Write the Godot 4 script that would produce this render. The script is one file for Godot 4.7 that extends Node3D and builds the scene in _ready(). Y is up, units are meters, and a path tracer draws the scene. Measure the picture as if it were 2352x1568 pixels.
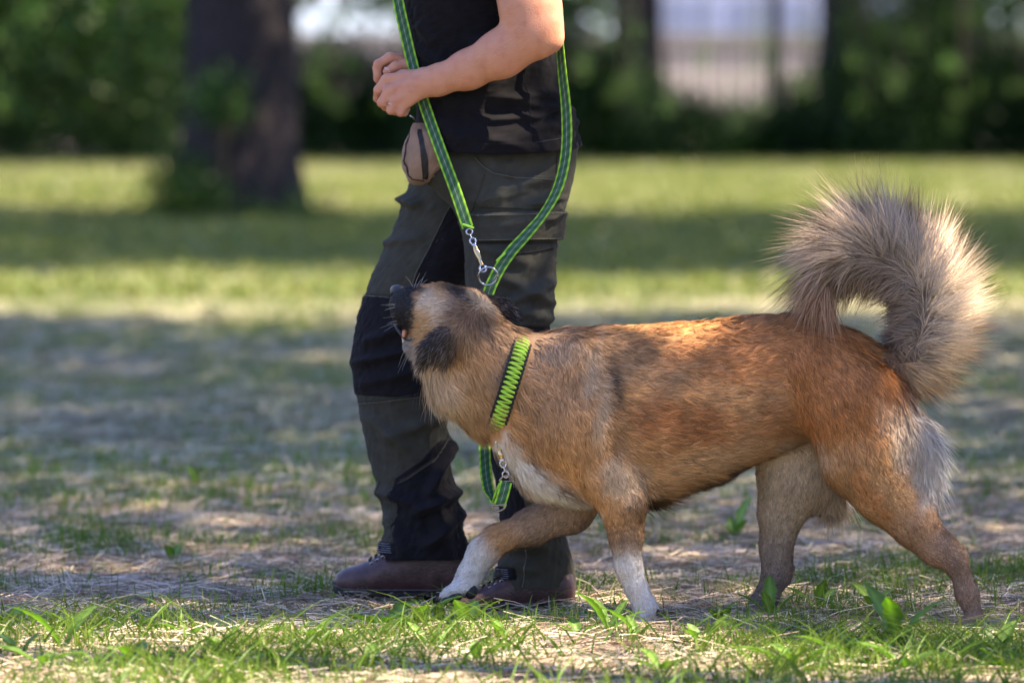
extends Node3D
# A dog heels beside its handler on a mown, half shaded lawn under trees.
# Measures were read off a 2352 x 1568 sketch of the place (F is its focal length);
# at() turns a sketch reading and a distance into metres.

const F := 11368.0
const PX := 1137.0            # sketch units per metre where the dog stands
const EYE := Vector3(0, 1.16, 10.0)
const PITCH := 0.05855
var SUN := Vector3(0.55, 0.75, 0.12).normalized()
var rng := RandomNumberGenerator.new()
var noise := FastNoiseLite.new()
var noise2 := FastNoiseLite.new()
var used := {}
var M := {}

func at(x: float, y: float, z: float) -> Vector3:
	var u := (x - 1176.0) / F
	var v := -(y - 784.0) / F
	var c := cos(PITCH)
	var s := sin(PITCH)
	var d := Vector3(u, v * c - s, -v * s - c)
	return EYE + d * ((z - EYE.z) / d.z)

# ------------------------------------------------------------------ naming
func numbered(n: String) -> String:
	if not used.has(n):
		used[n] = 0
		return n
	used[n] += 1
	return "%s_%03d" % [n, used[n]]

func tag(o: Node, label := "", category := "", group := "", kind := "") -> Node:
	if label: o.set_meta("label", label)
	if category: o.set_meta("category", category)
	if group: o.set_meta("group", group)
	if kind: o.set_meta("kind", kind)
	return o

func thing(called: String, where := Vector3.ZERO) -> Node3D:
	var o := Node3D.new()
	o.name = numbered(called)
	add_child(o)
	o.position = where
	return o

func part(called: String, mesh: Mesh, mat: Material, parent: Node = null, kind := "") -> MeshInstance3D:
	var o := MeshInstance3D.new()
	o.mesh = mesh
	o.material_override = mat
	if parent == null or parent == self:
		o.name = numbered(called)
		add_child(o)
	else:
		o.name = called
		parent.add_child(o, true)
		# geometry is made in world metres: take the parents' place off again
		var off := Vector3.ZERO
		var p: Node = parent
		while p is Node3D and p != self:
			off += (p as Node3D).position
			p = p.get_parent()
		o.position = -off
	if kind: o.set_meta("kind", kind)
	return o

func many(called: String, mesh: Mesh, mat: Material, xf: Array, cols: Array, parent: Node = null) -> MultiMeshInstance3D:
	var mm := MultiMesh.new()
	mm.transform_format = MultiMesh.TRANSFORM_3D
	mm.use_colors = true
	mm.mesh = mesh
	mm.instance_count = xf.size()
	for i in xf.size():
		mm.set_instance_transform(i, xf[i])
		mm.set_instance_color(i, cols[i])
	var o := MultiMeshInstance3D.new()
	o.multimesh = mm
	o.material_override = mat
	o.set_meta("kind", "stuff")
	if parent == null:
		o.name = numbered(called)
		add_child(o)
	else:
		o.name = called
		parent.add_child(o, true)
		o.position = -(parent as Node3D).position
	return o

# ------------------------------------------------------------------ materials
func mat(c: Color, rough := 0.8, vertex := false, metal := 0.0, spec := 0.5) -> StandardMaterial3D:
	var m := StandardMaterial3D.new()
	m.albedo_color = c.linear_to_srgb()
	m.roughness = rough
	m.metallic = metal
	m.metallic_specular = spec
	m.vertex_color_use_as_albedo = vertex
	m.cull_mode = BaseMaterial3D.CULL_DISABLED
	return m

func noise_tex(freq: float, size := 256, ramp: Array = [], normal := false, bump := 4.0, octaves := 4, seed_ := 3) -> NoiseTexture2D:
	var n := FastNoiseLite.new()
	n.seed = seed_
	n.frequency = freq
	n.fractal_octaves = octaves
	var t := NoiseTexture2D.new()
	t.noise = n
	t.width = size
	t.height = size
	t.seamless = true
	if normal:
		t.as_normal_map = true
		t.bump_strength = bump
	if ramp:
		var g := Gradient.new()
		var off := PackedFloat32Array()
		var cs := PackedColorArray()
		for i in ramp.size():
			off.append(float(i) / (ramp.size() - 1))
			cs.append((ramp[i] as Color).linear_to_srgb())
		g.offsets = off
		g.colors = cs
		t.color_ramp = g
	return t

func cloth(c: Color, scale := 60.0, rough := 0.9, vary := 0.25, weave := 1.0) -> StandardMaterial3D:
	var m := mat(Color.WHITE, rough, false, 0.0, 0.15)
	m.albedo_texture = noise_tex(0.018, 256, [c * (1.0 - vary), c, c * (1.0 + vary)], false, 4, 5, 11)
	m.uv1_triplanar = true
	m.uv1_world_triplanar = true
	m.uv1_scale = Vector3.ONE * 5.0
	m.normal_enabled = true
	m.normal_texture = M.weave
	m.normal_scale = 0.35 * weave
	m.rim_enabled = true
	m.rim = 0.08
	m.rim_tint = 0.6
	return m

func weave_map() -> ImageTexture:
	var im := Image.create(256, 256, false, Image.FORMAT_RGB8)
	var r := RandomNumberGenerator.new()
	r.seed = 5
	var lump := FastNoiseLite.new()
	lump.frequency = 0.03
	for y in 256:
		for x in 256:
			var h := 0.5 + 0.22 * sin((x + y) * TAU / 8.0) + 0.12 * sin((x - y) * TAU / 4.0) + 0.1 * (r.randf() - 0.5) + 0.25 * lump.get_noise_2d(x, y)
			im.set_pixel(x, y, Color(h, h, h))
	im.bump_map_to_normal_map(3.0)
	return ImageTexture.create_from_image(im)

# ------------------------------------------------------------------ mesh helpers
func mesh_of(v: PackedVector3Array, n: PackedVector3Array, idx: PackedInt32Array, c := PackedColorArray(), uv := PackedVector2Array()) -> ArrayMesh:
	var a := []
	a.resize(Mesh.ARRAY_MAX)
	a[Mesh.ARRAY_VERTEX] = v
	if n.size(): a[Mesh.ARRAY_NORMAL] = n
	if c.size(): a[Mesh.ARRAY_COLOR] = c
	if uv.size(): a[Mesh.ARRAY_TEX_UV] = uv
	a[Mesh.ARRAY_INDEX] = idx
	var m := ArrayMesh.new()
	m.add_surface_from_arrays(Mesh.PRIMITIVE_TRIANGLES, a)
	return m

func normals_of(v: PackedVector3Array, idx: PackedInt32Array) -> PackedVector3Array:
	var n := PackedVector3Array()
	n.resize(v.size())
	for k in range(0, idx.size(), 3):
		var a := idx[k]
		var b := idx[k + 1]
		var c := idx[k + 2]
		var f := (v[c] - v[a]).cross(v[b] - v[a])
		n[a] += f
		n[b] += f
		n[c] += f
	for i in n.size():
		n[i] = n[i].normalized() if n[i].length_squared() > 1e-20 else Vector3.UP
	return n

# a grid of points f(u, v); wrap closes it in u
func grid(nu: int, nv: int, f: Callable, wrap := false, flip := false, uvs := Vector2.ONE) -> ArrayMesh:
	var v := PackedVector3Array()
	var uv := PackedVector2Array()
	for j in nv + 1:
		for i in nu + 1:
			v.append(f.call(float(i) / nu, float(j) / nv))
			uv.append(Vector2(float(i) / nu, float(j) / nv) * uvs)
	var idx := PackedInt32Array()
	var w := nu + 1
	for j in nv:
		for i in nu:
			var a := j * w + i
			if flip: idx.append_array([a, a + w, a + 1, a + 1, a + w, a + w + 1])
			else: idx.append_array([a, a + 1, a + w, a + 1, a + w + 1, a + w])
	var n := normals_of(v, idx)
	if wrap:
		for j in nv + 1:
			var a := j * w
			var s := (n[a] + n[a + nu]).normalized()
			n[a] = s
			n[a + nu] = s
	return mesh_of(v, n, idx, PackedColorArray(), uv)

class Buf:
	var v := PackedVector3Array()
	var n := PackedVector3Array()
	var c := PackedColorArray()
	var i := PackedInt32Array()
	var uv := PackedVector2Array()

func commit(b: Buf, smooth := true) -> ArrayMesh:
	if b.n.size() != b.v.size(): b.n = normals_of(b.v, b.i) if smooth else PackedVector3Array()
	return mesh_of(b.v, b.n, b.i, b.c if b.c.size() == b.v.size() else PackedColorArray(), b.uv if b.uv.size() == b.v.size() else PackedVector2Array())

# a tube through points with a radius at each, closed by pointed caps
func tube(b: Buf, p: PackedVector3Array, r: PackedFloat32Array, seg := 8, col := Color.WHITE, squash := 1.0, hint := Vector3(0.13, 0.2, 0.97)) -> void:
	var base := b.v.size()
	var m := p.size()
	var side := Vector3.ZERO
	for k in m:
		var d := (p[mini(k + 1, m - 1)] - p[maxi(k - 1, 0)]).normalized()
		if k == 0:
			side = d.cross(hint)
			if side.length() < 0.05: side = d.cross(Vector3(1, 0.1, 0))
			side = side.normalized()
		else:
			side = (side - d * side.dot(d)).normalized()
		var up := side.cross(d)
		for q in seg:
			var t := TAU * q / seg
			b.v.append(p[k] + side * (cos(t) * r[k]) + up * (sin(t) * r[k] * squash))
			b.c.append(col)
	for k in m - 1:
		for q in seg:
			var a := base + k * seg + q
			var a2 := base + k * seg + (q + 1) % seg
			b.i.append_array([a, a2, a + seg, a2, a2 + seg, a + seg])
	for e in 2:
		var k: int = 0 if e == 0 else m - 1
		b.v.append(p[k])
		b.c.append(col)
		for q in seg:
			var a := base + k * seg + q
			var a2 := base + k * seg + (q + 1) % seg
			if e == 0: b.i.append_array([b.v.size() - 1, a2, a])
			else: b.i.append_array([b.v.size() - 1, a, a2])

func ring(b: Buf, o: Vector3, ax: Vector3, ay: Vector3, r: float, seg := 28, sides := 8, col := Color.WHITE, from := 0.0, to := TAU) -> void:
	var p := PackedVector3Array()
	var rr := PackedFloat32Array()
	for k in seg + 1:
		var t := lerpf(from, to, float(k) / seg)
		p.append(o + ax * cos(t) + ay * sin(t))
		rr.append(r)
	tube(b, p, rr, sides, col)

# an ellipsoid
func blob(b: Buf, o: Vector3, ax: Vector3, ay: Vector3, az: Vector3, col := Color.WHITE, nu := 14, nv := 9, pw := 1.0) -> void:
	var base := b.v.size()
	for j in nv + 1:
		var f := PI * j / nv
		for i in nu:
			var t := TAU * i / nu
			var x := sin(f) * cos(t)
			var y := cos(f)
			var z := sin(f) * sin(t)
			if pw != 1.0:
				x = signf(x) * pow(absf(x), pw)
				y = signf(y) * pow(absf(y), pw)
				z = signf(z) * pow(absf(z), pw)
			b.v.append(o + ax * x + ay * y + az * z)
			b.c.append(col)
	for j in nv:
		for i in nu:
			var a := base + j * nu + i
			var a2 := base + j * nu + (i + 1) % nu
			b.i.append_array([a, a + nu, a2, a2, a + nu, a2 + nu])

func box(b: Buf, t: Transform3D, h: Vector3, bevel := 0.15, col := Color.WHITE) -> void:
	blob(b, t.origin, t.basis.x * h.x, t.basis.y * h.y, t.basis.z * h.z, col, 16, 10, bevel)

func spline(pts: Array, per := 8) -> PackedVector3Array:
	var o := PackedVector3Array()
	var m := pts.size()
	for k in m - 1:
		var p0: Vector3 = pts[maxi(k - 1, 0)]
		var p1: Vector3 = pts[k]
		var p2: Vector3 = pts[k + 1]
		var p3: Vector3 = pts[mini(k + 2, m - 1)]
		for q in per:
			o.append(p1.cubic_interpolate(p2, p0, p3, float(q) / per))
	o.append(pts[m - 1])
	return o

# ------------------------------------------------------------------ smooth bodies
# bones: [a, b, ra, rb, depth scale, blend]; surface nets on a grid of cells
func body(bones: Array, cell: float, pad := 0.02) -> Dictionary:
	var lo := Vector3.ONE * 1e9
	var hi := -lo
	for q in bones:
		for e in 2:
			var r := Vector3.ONE * (float(q[2 + e]) + pad)
			lo = lo.min(q[e] - r)
			hi = hi.max(q[e] + r)
	var nx := int((hi.x - lo.x) / cell) + 2
	var ny := int((hi.y - lo.y) / cell) + 2
	var nz := int((hi.z - lo.z) / cell) + 2
	var g := PackedFloat32Array()
	g.resize(nx * ny * nz)
	g.fill(9.0)
	for q in bones:
		var a: Vector3 = q[0]
		var b: Vector3 = q[1]
		var ra: float = q[2]
		var rb: float = q[3]
		var iz: float = 1.0 / float(q[4])
		var k: float = q[5]
		var rm := maxf(ra, rb) + k + cell * 2.0
		var l := ((a.min(b) - Vector3.ONE * rm - lo) / cell).floor()
		var h := ((a.max(b) + Vector3.ONE * rm - lo) / cell).ceil()
		var ba := b - a
		ba.z *= iz
		var bb := 1.0 / maxf(ba.length_squared(), 1e-9)
		for z in range(maxi(0, int(l.z)), mini(nz, int(h.z) + 1)):
			var pz := (lo.z + z * cell - a.z) * iz
			for y in range(maxi(0, int(l.y)), mini(ny, int(h.y) + 1)):
				var py := lo.y + y * cell - a.y
				var row := (z * ny + y) * nx
				for x in range(maxi(0, int(l.x)), mini(nx, int(h.x) + 1)):
					var p := Vector3(lo.x + x * cell - a.x, py, pz)
					var t := clampf(p.dot(ba) * bb, 0.0, 1.0)
					var d := (p - ba * t).length() - ra - (rb - ra) * t
					var o := g[row + x]
					if d > o + k: continue
					var w := maxf(k - absf(d - o), 0.0) / k
					g[row + x] = minf(d, o) - w * w * k * 0.25
	var vid := PackedInt32Array()
	vid.resize(g.size())
	vid.fill(-1)
	var v := PackedVector3Array()
	var offs := [0, 1, nx, nx + 1, nx * ny, nx * ny + 1, nx * ny + nx, nx * ny + nx + 1]
	var far := cell * 2.2
	for z in nz - 1:
		for y in ny - 1:
			var row := (z * ny + y) * nx
			for x in nx - 1:
				var i := row + x
				if absf(g[i]) > far: continue
				var neg := 0
				for o in offs:
					if g[i + o] < 0.0: neg += 1
				if neg == 0 or neg == 8: continue
				var s := Vector3.ZERO
				var cnt := 0
				for e in EDGES:
					var da := g[i + offs[e[0]]]
					var db := g[i + offs[e[1]]]
					if (da < 0.0) != (db < 0.0):
						s += (CORNER[e[0]] as Vector3).lerp(CORNER[e[1]], da / (da - db))
						cnt += 1
				vid[i] = v.size()
				v.append(lo + (Vector3(x, y, z) + s / cnt) * cell)
	var idx := PackedInt32Array()
	var st := [1, nx, nx * ny]
	for z in range(1, nz - 1):
		for y in range(1, ny - 1):
			var row := (z * ny + y) * nx
			for x in range(1, nx - 1):
				var i := row + x
				if vid[i] < 0 and absf(g[i]) > far: continue
				var da := g[i]
				for ax in 3:
					var db := g[i + st[ax]]
					if (da < 0.0) == (db < 0.0): continue
					var u: int = st[(ax + 1) % 3]
					var w: int = st[(ax + 2) % 3]
					var a := vid[i - u - w]
					var b := vid[i - w]
					var c := vid[i]
					var d := vid[i - u]
					if a < 0 or b < 0 or c < 0 or d < 0: continue
					if da < 0.0: idx.append_array([a, c, b, a, d, c])
					else: idx.append_array([a, b, c, a, c, d])
	return {"v": v, "i": idx, "n": normals_of(v, idx)}

const EDGES := [[0, 1], [2, 3], [4, 5], [6, 7], [0, 2], [1, 3], [4, 6], [5, 7], [0, 4], [1, 5], [2, 6], [3, 7]]
const CORNER := [Vector3(0, 0, 0), Vector3(1, 0, 0), Vector3(0, 1, 0), Vector3(1, 1, 0), Vector3(0, 0, 1), Vector3(1, 0, 1), Vector3(0, 1, 1), Vector3(1, 1, 1)]

# chains of joints given as [x, y, z, r] in sketch units (z in metres) become bones
func chain(out: Array, joints: Array, zs := 1.0, blend := 0.03, extra: Array = []) -> void:
	for k in joints.size() - 1:
		var a: Array = joints[k]
		var b: Array = joints[k + 1]
		out.append([at(a[0], a[1], a[2]), at(b[0], b[1], b[2]), a[3] / PX, b[3] / PX, zs, blend] + extra)

# ------------------------------------------------------------------ the lawn
func height(x: float, z: float) -> float:
	var k := clampf((7.0 - absf(z)) / 3.0, 0.0, 1.0)
	var h := noise.get_noise_2d(x * 90.0, z * 90.0) * 0.012 + noise.get_noise_2d(x * 28.0 + 50.0, z * 28.0) * 0.018
	return h * k - 0.004

func make_ground() -> void:
	var xs := PackedFloat32Array()
	var zs := PackedFloat32Array()
	for k in 131: xs.append(-2.6 + k * 0.04)
	var q := 2.6
	var st := 0.06
	while q < 900.0:
		q += st
		st *= 1.35
		xs.append(q)
		xs.insert(0, -q)
	for k in 201: zs.append(2.0 - k * 0.04)
	q = -6.0
	st = 0.08
	while q > -900.0:
		q -= st
		st *= 1.3
		zs.append(q)
	q = 2.0
	st = 0.06
	while q < 400.0:
		q += st
		st *= 1.5
		zs.insert(0, q)
	var b := Buf.new()
	var w := xs.size()
	for z in zs:
		for x in xs:
			b.v.append(Vector3(x, height(x, z) - 0.006, z))
			var g := clampf(green(x, z), 0.0, 1.0)
			var n := 0.8 + 0.4 * noise2.get_noise_2d(x * 160.0, z * 160.0)
			b.c.append(Color(0.225, 0.2, 0.15).lerp(Color(0.065, 0.11, 0.03), g) * n)
	for j in zs.size() - 1:
		for i in w - 1:
			var a := j * w + i
			b.i.append_array([a, a + w, a + 1, a + 1, a + w, a + w + 1])
	var m := mat(Color.WHITE, 0.95, true, 0.0, 0.2)
	m.albedo_texture = noise_tex(0.03, 512, [Color(0.35, 0.33, 0.3), Color(0.8, 0.78, 0.72), Color(1, 0.97, 0.9)], false, 4, 5, 8)
	m.uv1_triplanar = true
	m.uv1_world_triplanar = true
	m.uv1_scale = Vector3.ONE * 1.7
	part("ground", commit(b), m, null, "structure")

# how green the lawn is at a place (0 dry cuttings, 1 grass)
func green(x: float, z: float) -> float:
	var g := 0.3 + 0.6 * noise2.get_noise_2d(x * 22.0 + 9.0, z * 10.0)
	if z < -10.0: g += clampf((-10.0 - z) / 4.0, 0.0, 1.0) * ((0.4 - clampf(-1.0 - x, 0.0, 1.0) * 0.25 if z < -24.0 else 0.75) if z < -16.0 else 0.5) - (0.4 if x > 0.2 and z > -13.5 else 0.0)
	if z > -0.6: g += 0.12
	return g

func leaf_mesh(count: int, spread: float, size: float, seed_: int, cols: Array, flat := 0.0) -> ArrayMesh:
	var r := RandomNumberGenerator.new()
	r.seed = seed_
	var b := Buf.new()
	for k in count:
		var o := Vector3(r.randfn(), r.randfn() * (1.0 - flat * 0.5), r.randfn()).limit_length(1.9) * spread * 0.5
		var d := Vector3(r.randfn(), r.randfn() - 0.5, r.randfn()).normalized()
		var s := d.cross(Vector3(r.randfn(), r.randfn(), r.randfn())).normalized()
		var n := s.cross(d)
		var l := size * r.randf_range(0.7, 1.25)
		var c: Color = cols[r.randi() % cols.size()]
		var i := b.v.size()
		b.v.append_array([o, o + d * l * 0.45 + s * l * 0.34 + n * l * 0.08, o + d * l, o + d * l * 0.45 - s * l * 0.34 + n * l * 0.08])
		for q in 4: b.c.append(c)
		b.i.append_array([i, i + 1, i + 2, i, i + 2, i + 3])
	return commit(b)

# straws that lie every which way, a handful at a time
func straw_mesh(count: int, radius: float, l0: float, l1: float, w: float, lift: float, seed_: int, tint := Color.WHITE) -> ArrayMesh:
	var r := RandomNumberGenerator.new()
	r.seed = seed_
	var b := Buf.new()
	var tones := [Color(0.57, 0.45, 0.34), Color(0.48, 0.37, 0.28), Color(0.36, 0.28, 0.21), Color(0.66, 0.54, 0.42), Color(0.2, 0.145, 0.11), Color(0.42, 0.38, 0.25)]
	for k in count:
		var t := r.randf() * TAU
		var d := Vector3(cos(t), 0, sin(t))
		var o := Vector3(r.randfn() * radius * 0.6, r.randf() * 0.007, r.randfn() * radius * 0.6)
		var l := r.randf_range(l0, l1)
		var up := absf(r.randfn()) * lift
		var s := Vector3(-d.z, r.randfn() * 0.6, d.x).normalized() * w * r.randf_range(0.5, 1.2)
		var c: Color = tones[r.randi() % tones.size()] * tint * r.randf_range(0.8, 1.15)
		var bend := r.randfn() * 0.25
		var i := b.v.size()
		for q in 3:
			var f := q / 2.0
			var p := o + d * (f - 0.5) * l + Vector3(-d.z, 0, d.x) * bend * l * f * (1.0 - f) + Vector3.UP * (up * f * l + sin(f * PI) * l * 0.045)
			b.v.append(p - s)
			b.v.append(p + s)
			b.c.append(c)
			b.c.append(c)
		for q in 2: b.i.append_array([i + q * 2, i + q * 2 + 2, i + q * 2 + 1, i + q * 2 + 1, i + q * 2 + 2, i + q * 2 + 3])
	return commit(b)

# upright blades of grass, pointed and bent over
func blade_mesh(count: int, radius: float, h0: float, h1: float, w: float, lean: float, seed_: int, tones: Array) -> ArrayMesh:
	var r := RandomNumberGenerator.new()
	r.seed = seed_
	var b := Buf.new()
	for k in count:
		var t := r.randf() * TAU
		var d := Vector3(cos(t), 0, sin(t))
		var o := Vector3(r.randfn() * radius * 0.6, -0.004, r.randfn() * radius * 0.6)
		var l := r.randf_range(h0, h1)
		var le := r.randf_range(0.05, 1.0) * lean
		var ft := r.randf() * TAU
		var s := Vector3(cos(ft), 0, sin(ft)) * w * r.randf_range(0.6, 1.2)
		var c: Color = tones[r.randi() % tones.size()]
		var i := b.v.size()
		for q in 4:
			var f := q / 4.0
			var p := o + Vector3.UP * l * (f - 0.35 * le * f * f) + d * l * le * f * f
			var ww := s * (1.0 - f * f * 0.7)
			b.v.append(p - ww)
			b.v.append(p + ww)
			b.c.append(c * (0.85 + 0.3 * f))
			b.c.append(c * (0.85 + 0.3 * f))
		b.v.append(o + Vector3.UP * l * (1.0 - 0.35 * le) + d * l * le)
		b.c.append(c * 1.2 + Color(0.03, 0.02, 0.0))
		for q in 3: b.i.append_array([i + q * 2, i + q * 2 + 2, i + q * 2 + 1, i + q * 2 + 1, i + q * 2 + 2, i + q * 2 + 3])
		b.i.append_array([i + 6, i + 8, i + 7])
	return commit(b)

func turn(scale: Vector3, yaw: float, tilt := 0.0) -> Basis:
	return Basis(Vector3.UP, yaw).rotated(Vector3(sin(yaw * 3.0), 0, cos(yaw * 3.0)).normalized(), tilt).scaled_local(scale)

func strew(called: String, mesh: Mesh, m: Material, n: int, z0: float, z1: float, wide: float, keep: Callable, s0: float, s1: float, label: String, cat: String, tint := 0.15) -> void:
	var xf := []
	var cols := []
	for k in n:
		var z := lerpf(z0, z1, rng.randf())
		var half := (10.0 - z) * 0.1035 * 1.12 + wide
		var x := rng.randf_range(-half, half)
		if rng.randf() > float(keep.call(x, z)): continue
		if rng.randf() < trodden(x, z): continue
		var s := rng.randf_range(s0, s1)
		xf.append(Transform3D(turn(Vector3.ONE * s, rng.randf() * TAU), Vector3(x, height(x, z), z)))
		var v := rng.randf_range(1.0 - tint, 1.0 + tint)
		cols.append(Color(v * rng.randf_range(0.93, 1.07), v, v * rng.randf_range(0.9, 1.1)))
	tag(many(called, mesh, m, xf, cols), label, cat)

# where shoes and paws have pressed the lawn flat
func trodden(x: float, z: float) -> float:
	var t := 0.0
	for q in [[-0.2, -0.42, 0.2, 0.14], [-0.2, -0.25, 0.24, 0.12], [0.02, -0.2, 0.18, 0.13], [0.245, 0.16, 0.1, 0.12], [0.93, 0.16, 0.09, 0.1], [0.44, -0.02, 0.1, 0.1], [-0.11, -0.02, 0.1, 0.1], [0.03, -0.05, 0.16, 0.08]]:
		var d := Vector2((x - q[0]) / q[2], (z - q[1]) / q[3]).length()
		t = maxf(t, 0.93 * (1.0 - smoothstep(0.7, 1.2, d)))
	return t

func make_lawn() -> void:
	var dry := mat(Color.WHITE, 0.75, true, 0.0, 0.35)
	dry.backlight_enabled = true
	dry.backlight = Color(0.25, 0.25, 0.25)
	var gm := mat(Color.WHITE, 0.5, true, 0.0, 0.4)
	gm.backlight_enabled = true
	gm.backlight = Color(0.75, 0.8, 0.3)
	M.grass = gm
	var tones := [Color(0.1, 0.19, 0.022), Color(0.14, 0.22, 0.03), Color(0.065, 0.15, 0.025), Color(0.17, 0.23, 0.04), Color(0.22, 0.25, 0.07)]
	var s1 := straw_mesh(46, 0.075, 0.03, 0.1, 0.0008, 0.09, 21)
	var s2 := straw_mesh(30, 0.09, 0.05, 0.13, 0.0010, 0.2, 22)
	var s3 := straw_mesh(60, 0.2, 0.07, 0.17, 0.0020, 0.06, 23, Color(0.9, 1.0, 0.92))
	var all := func(_x, _z): return 1.0
	var drier := func(x, z): return clampf(1.25 - green(x, z) * 1.1, 0.1, 1.0)
	strew("dry_grass_cuttings", s1, dry, 7500, 1.3, -3.2, 0.35, all, 0.7, 1.25, "dry grass cuttings matted over the lawn in the foreground", "dry grass")
	strew("loose_straw", s2, dry, 3000, 1.3, -3.2, 0.35, func(x, z): return clampf(0.6 - green(x, z) * 0.6 + 1.2 * noise2.get_noise_2d(x * 70.0, z * 70.0), 0.0, 1.0), 0.7, 1.2, "loose straws lying in wisps on top of the cuttings", "straw")
	strew("dry_grass_cuttings", s3, dry, 6500, -3.0, -14.5, 0.4, drier, 0.7, 1.3, "dry grass cuttings on the shaded lawn behind the handler", "dry grass")
	strew("dry_grass_cuttings", s3, dry, 3600, -14.0, -40.0, 0.6, func(x, z): return clampf(0.55 + 1.6 * noise2.get_noise_2d(x * 20.0, z * 7.0), 0.0, 1.0) * (0.35 if z > -24.0 else 1.0), 1.3, 2.4, "dry grass on the far sunlit strips of lawn", "dry grass")
	var b1 := blade_mesh(9, 0.05, 0.02, 0.065, 0.0015, 0.9, 31, tones)
	var b2 := blade_mesh(5, 0.045, 0.04, 0.12, 0.0019, 1.15, 32, tones)
	var b3 := blade_mesh(12, 0.12, 0.03, 0.08, 0.0025, 0.8, 33, tones)
	var b4 := blade_mesh(30, 0.4, 0.03, 0.085, 0.009, 0.9, 34, [Color(0.17, 0.21, 0.065), Color(0.22, 0.24, 0.085), Color(0.12, 0.175, 0.05), Color(0.3, 0.28, 0.14)])
	var near := func(x, z): return clampf(0.25 + 1.9 * noise2.get_noise_2d(x * 65.0 + 7.0, z * 50.0) + (0.38 if z > 0.15 else 0.0) - (0.3 if x > 0.05 and x < 0.75 and z > 0.1 else 0.0) + (0.35 if x > 0.55 and z > -0.9 else 0.0), 0.08, 1.0)
	strew("short_grass", b1, gm, 9500, 1.3, -3.0, 0.35, near, 0.6, 1.3, "short green grass growing through the cuttings in front", "grass")
	strew("tall_grass", b2, gm, 2900, 0.9, -1.6, 0.35, near, 0.6, 1.3, "taller green grass blades standing around the feet", "grass")
	strew("foreground_grass", blade_mesh(4, 0.05, 0.04, 0.12, 0.0026, 0.95, 39, tones), gm, 3000, 1.25, 0.2, 0.3, func(x, z): return clampf(0.42 + 1.7 * noise2.get_noise_2d(x * 75.0 + 3.0, z * 60.0) - (0.35 if x > 0.05 and x < 0.75 else 0.0), 0.03, 1.0), 0.6, 1.5, "broad blurred grass blades along the front edge", "grass")
	strew("short_grass", b3, gm, 10000, -2.4, -15.0, 0.4, func(x, z): return clampf(0.16 + green(x, z) * 1.0 + 0.9 * noise2.get_noise_2d(x * 50.0, z * 26.0), 0.0, 1.0), 0.6, 1.2, "sparse green grass on the shaded lawn behind", "grass")
	strew("far_grass", b4, gm, 9000, -13.0, -42.0, 0.8, func(x, z): return clampf(0.1 + green(x, z) * 1.1 + (0.5 if z < -15.0 and z > -24.0 else 0.0), 0.0, 1.0), 0.8, 1.5, "bright grass on the far lawn below the hedge", "grass")

# ------------------------------------------------------------------ trees and what is behind
func trunk_mesh(o: Vector3, h: float, r0: float, r1: float, seed_: int, lean := 0.0, flare := 0.6) -> ArrayMesh:
	var n := FastNoiseLite.new()
	n.seed = seed_
	n.frequency = 1.0
	return grid(40, 60, func(u, v):
		var t: float = (1.0 - float(u)) * TAU
		var y: float = h * pow(v, 1.5)
		var r: float = lerpf(r0, r1, y / h) * (1.0 + flare * exp(-y / 0.35) * (0.75 + 0.25 * sin(t * 5.0 + seed_)))
		r *= 1.0 + 0.05 * n.get_noise_3d(cos(t) * 2.0, y * 1.2, sin(t) * 2.0) + 0.06 * n.get_noise_3d(cos(t) * 9.0, y * 1.6, sin(t) * 9.0)
		return o + Vector3(cos(t) * r + lean * y, y - 0.1, sin(t) * r), true)

func limb_mesh(pairs: Array) -> ArrayMesh:
	var b := Buf.new()
	for q in pairs:
		var a: Vector3 = q[0]
		var e: Vector3 = q[1]
		var mid := a.lerp(e, 0.5) + Vector3(0, (e - a).length() * 0.1, 0)
		var p := spline([a, mid, e], 6)
		var r := PackedFloat32Array()
		for k in p.size(): r.append(lerpf(q[2], q[2] * 0.25, float(k) / (p.size() - 1)))
		tube(b, p, r, 8)
	return commit(b)

# share of the sun that the crowns let through, for the ray that would reach the lawn at x, z
func sunny(x: float, z: float) -> float:
	var s := 0.0
	var wob := noise.get_noise_2d(x * 60.0, z * 60.0)
	var wob2 := noise2.get_noise_2d(x * 130.0, z * 130.0)
	if z > 0.2 + wob * 0.22: s = 0.93
	for q in GAPS:
		var d := Vector2((x - q[0]) / q[2], (z - q[1]) / q[3]).length() + wob2 * 0.25
		if d < 1.0: s = maxf(s, q[4])
	# far strips of sun across the lawn
	if z < -4.0:
		var e := noise.get_noise_2d(x * 22.0 + 40.0, z * 14.0) * 3.2 + wob * 0.7
		if z < -11.4 + e and z > -15.2 + e: s = 0.9
		if z < -24.5 + e * 2.0 and z > -39.5 + e: s = 0.92
		if z < -24.0 and x > 1.2 and z > -30.0 + x * 0.6: s = minf(s, 0.1)
		if x > -2.6 - wob and x < -0.4 and z < -19.0 and z > -27.5: s = 0.0
		if z > -10.5 and wob2 + wob > 0.5: s = maxf(s, 0.7)
		if z < -39.5:
			s = 0.02
		if x < -2.4 and z < -24.0 and z > -27.0: s = 0.9 if noise2.get_noise_2d(x * 60.0, z * 90.0) > 0.12 else 0.05
		if x < -3.3 and z > -25.5 and z < -23.0:
			for q in SPRAYS:
				if q[0] > 400: continue
				for y in q[1]:
					var p := at(q[0] + 30.0 * sin(y), y, -24.0)
					if absf(x - p.x + p.y * SUN.x / SUN.y) < 1.0 and absf(z - p.z + p.y * SUN.z / SUN.y) < 1.1: s = 1.0
		if z < -47.0: s = 1.0
	elif wob2 > 0.48: s = maxf(s, 0.35)
	return s

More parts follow.
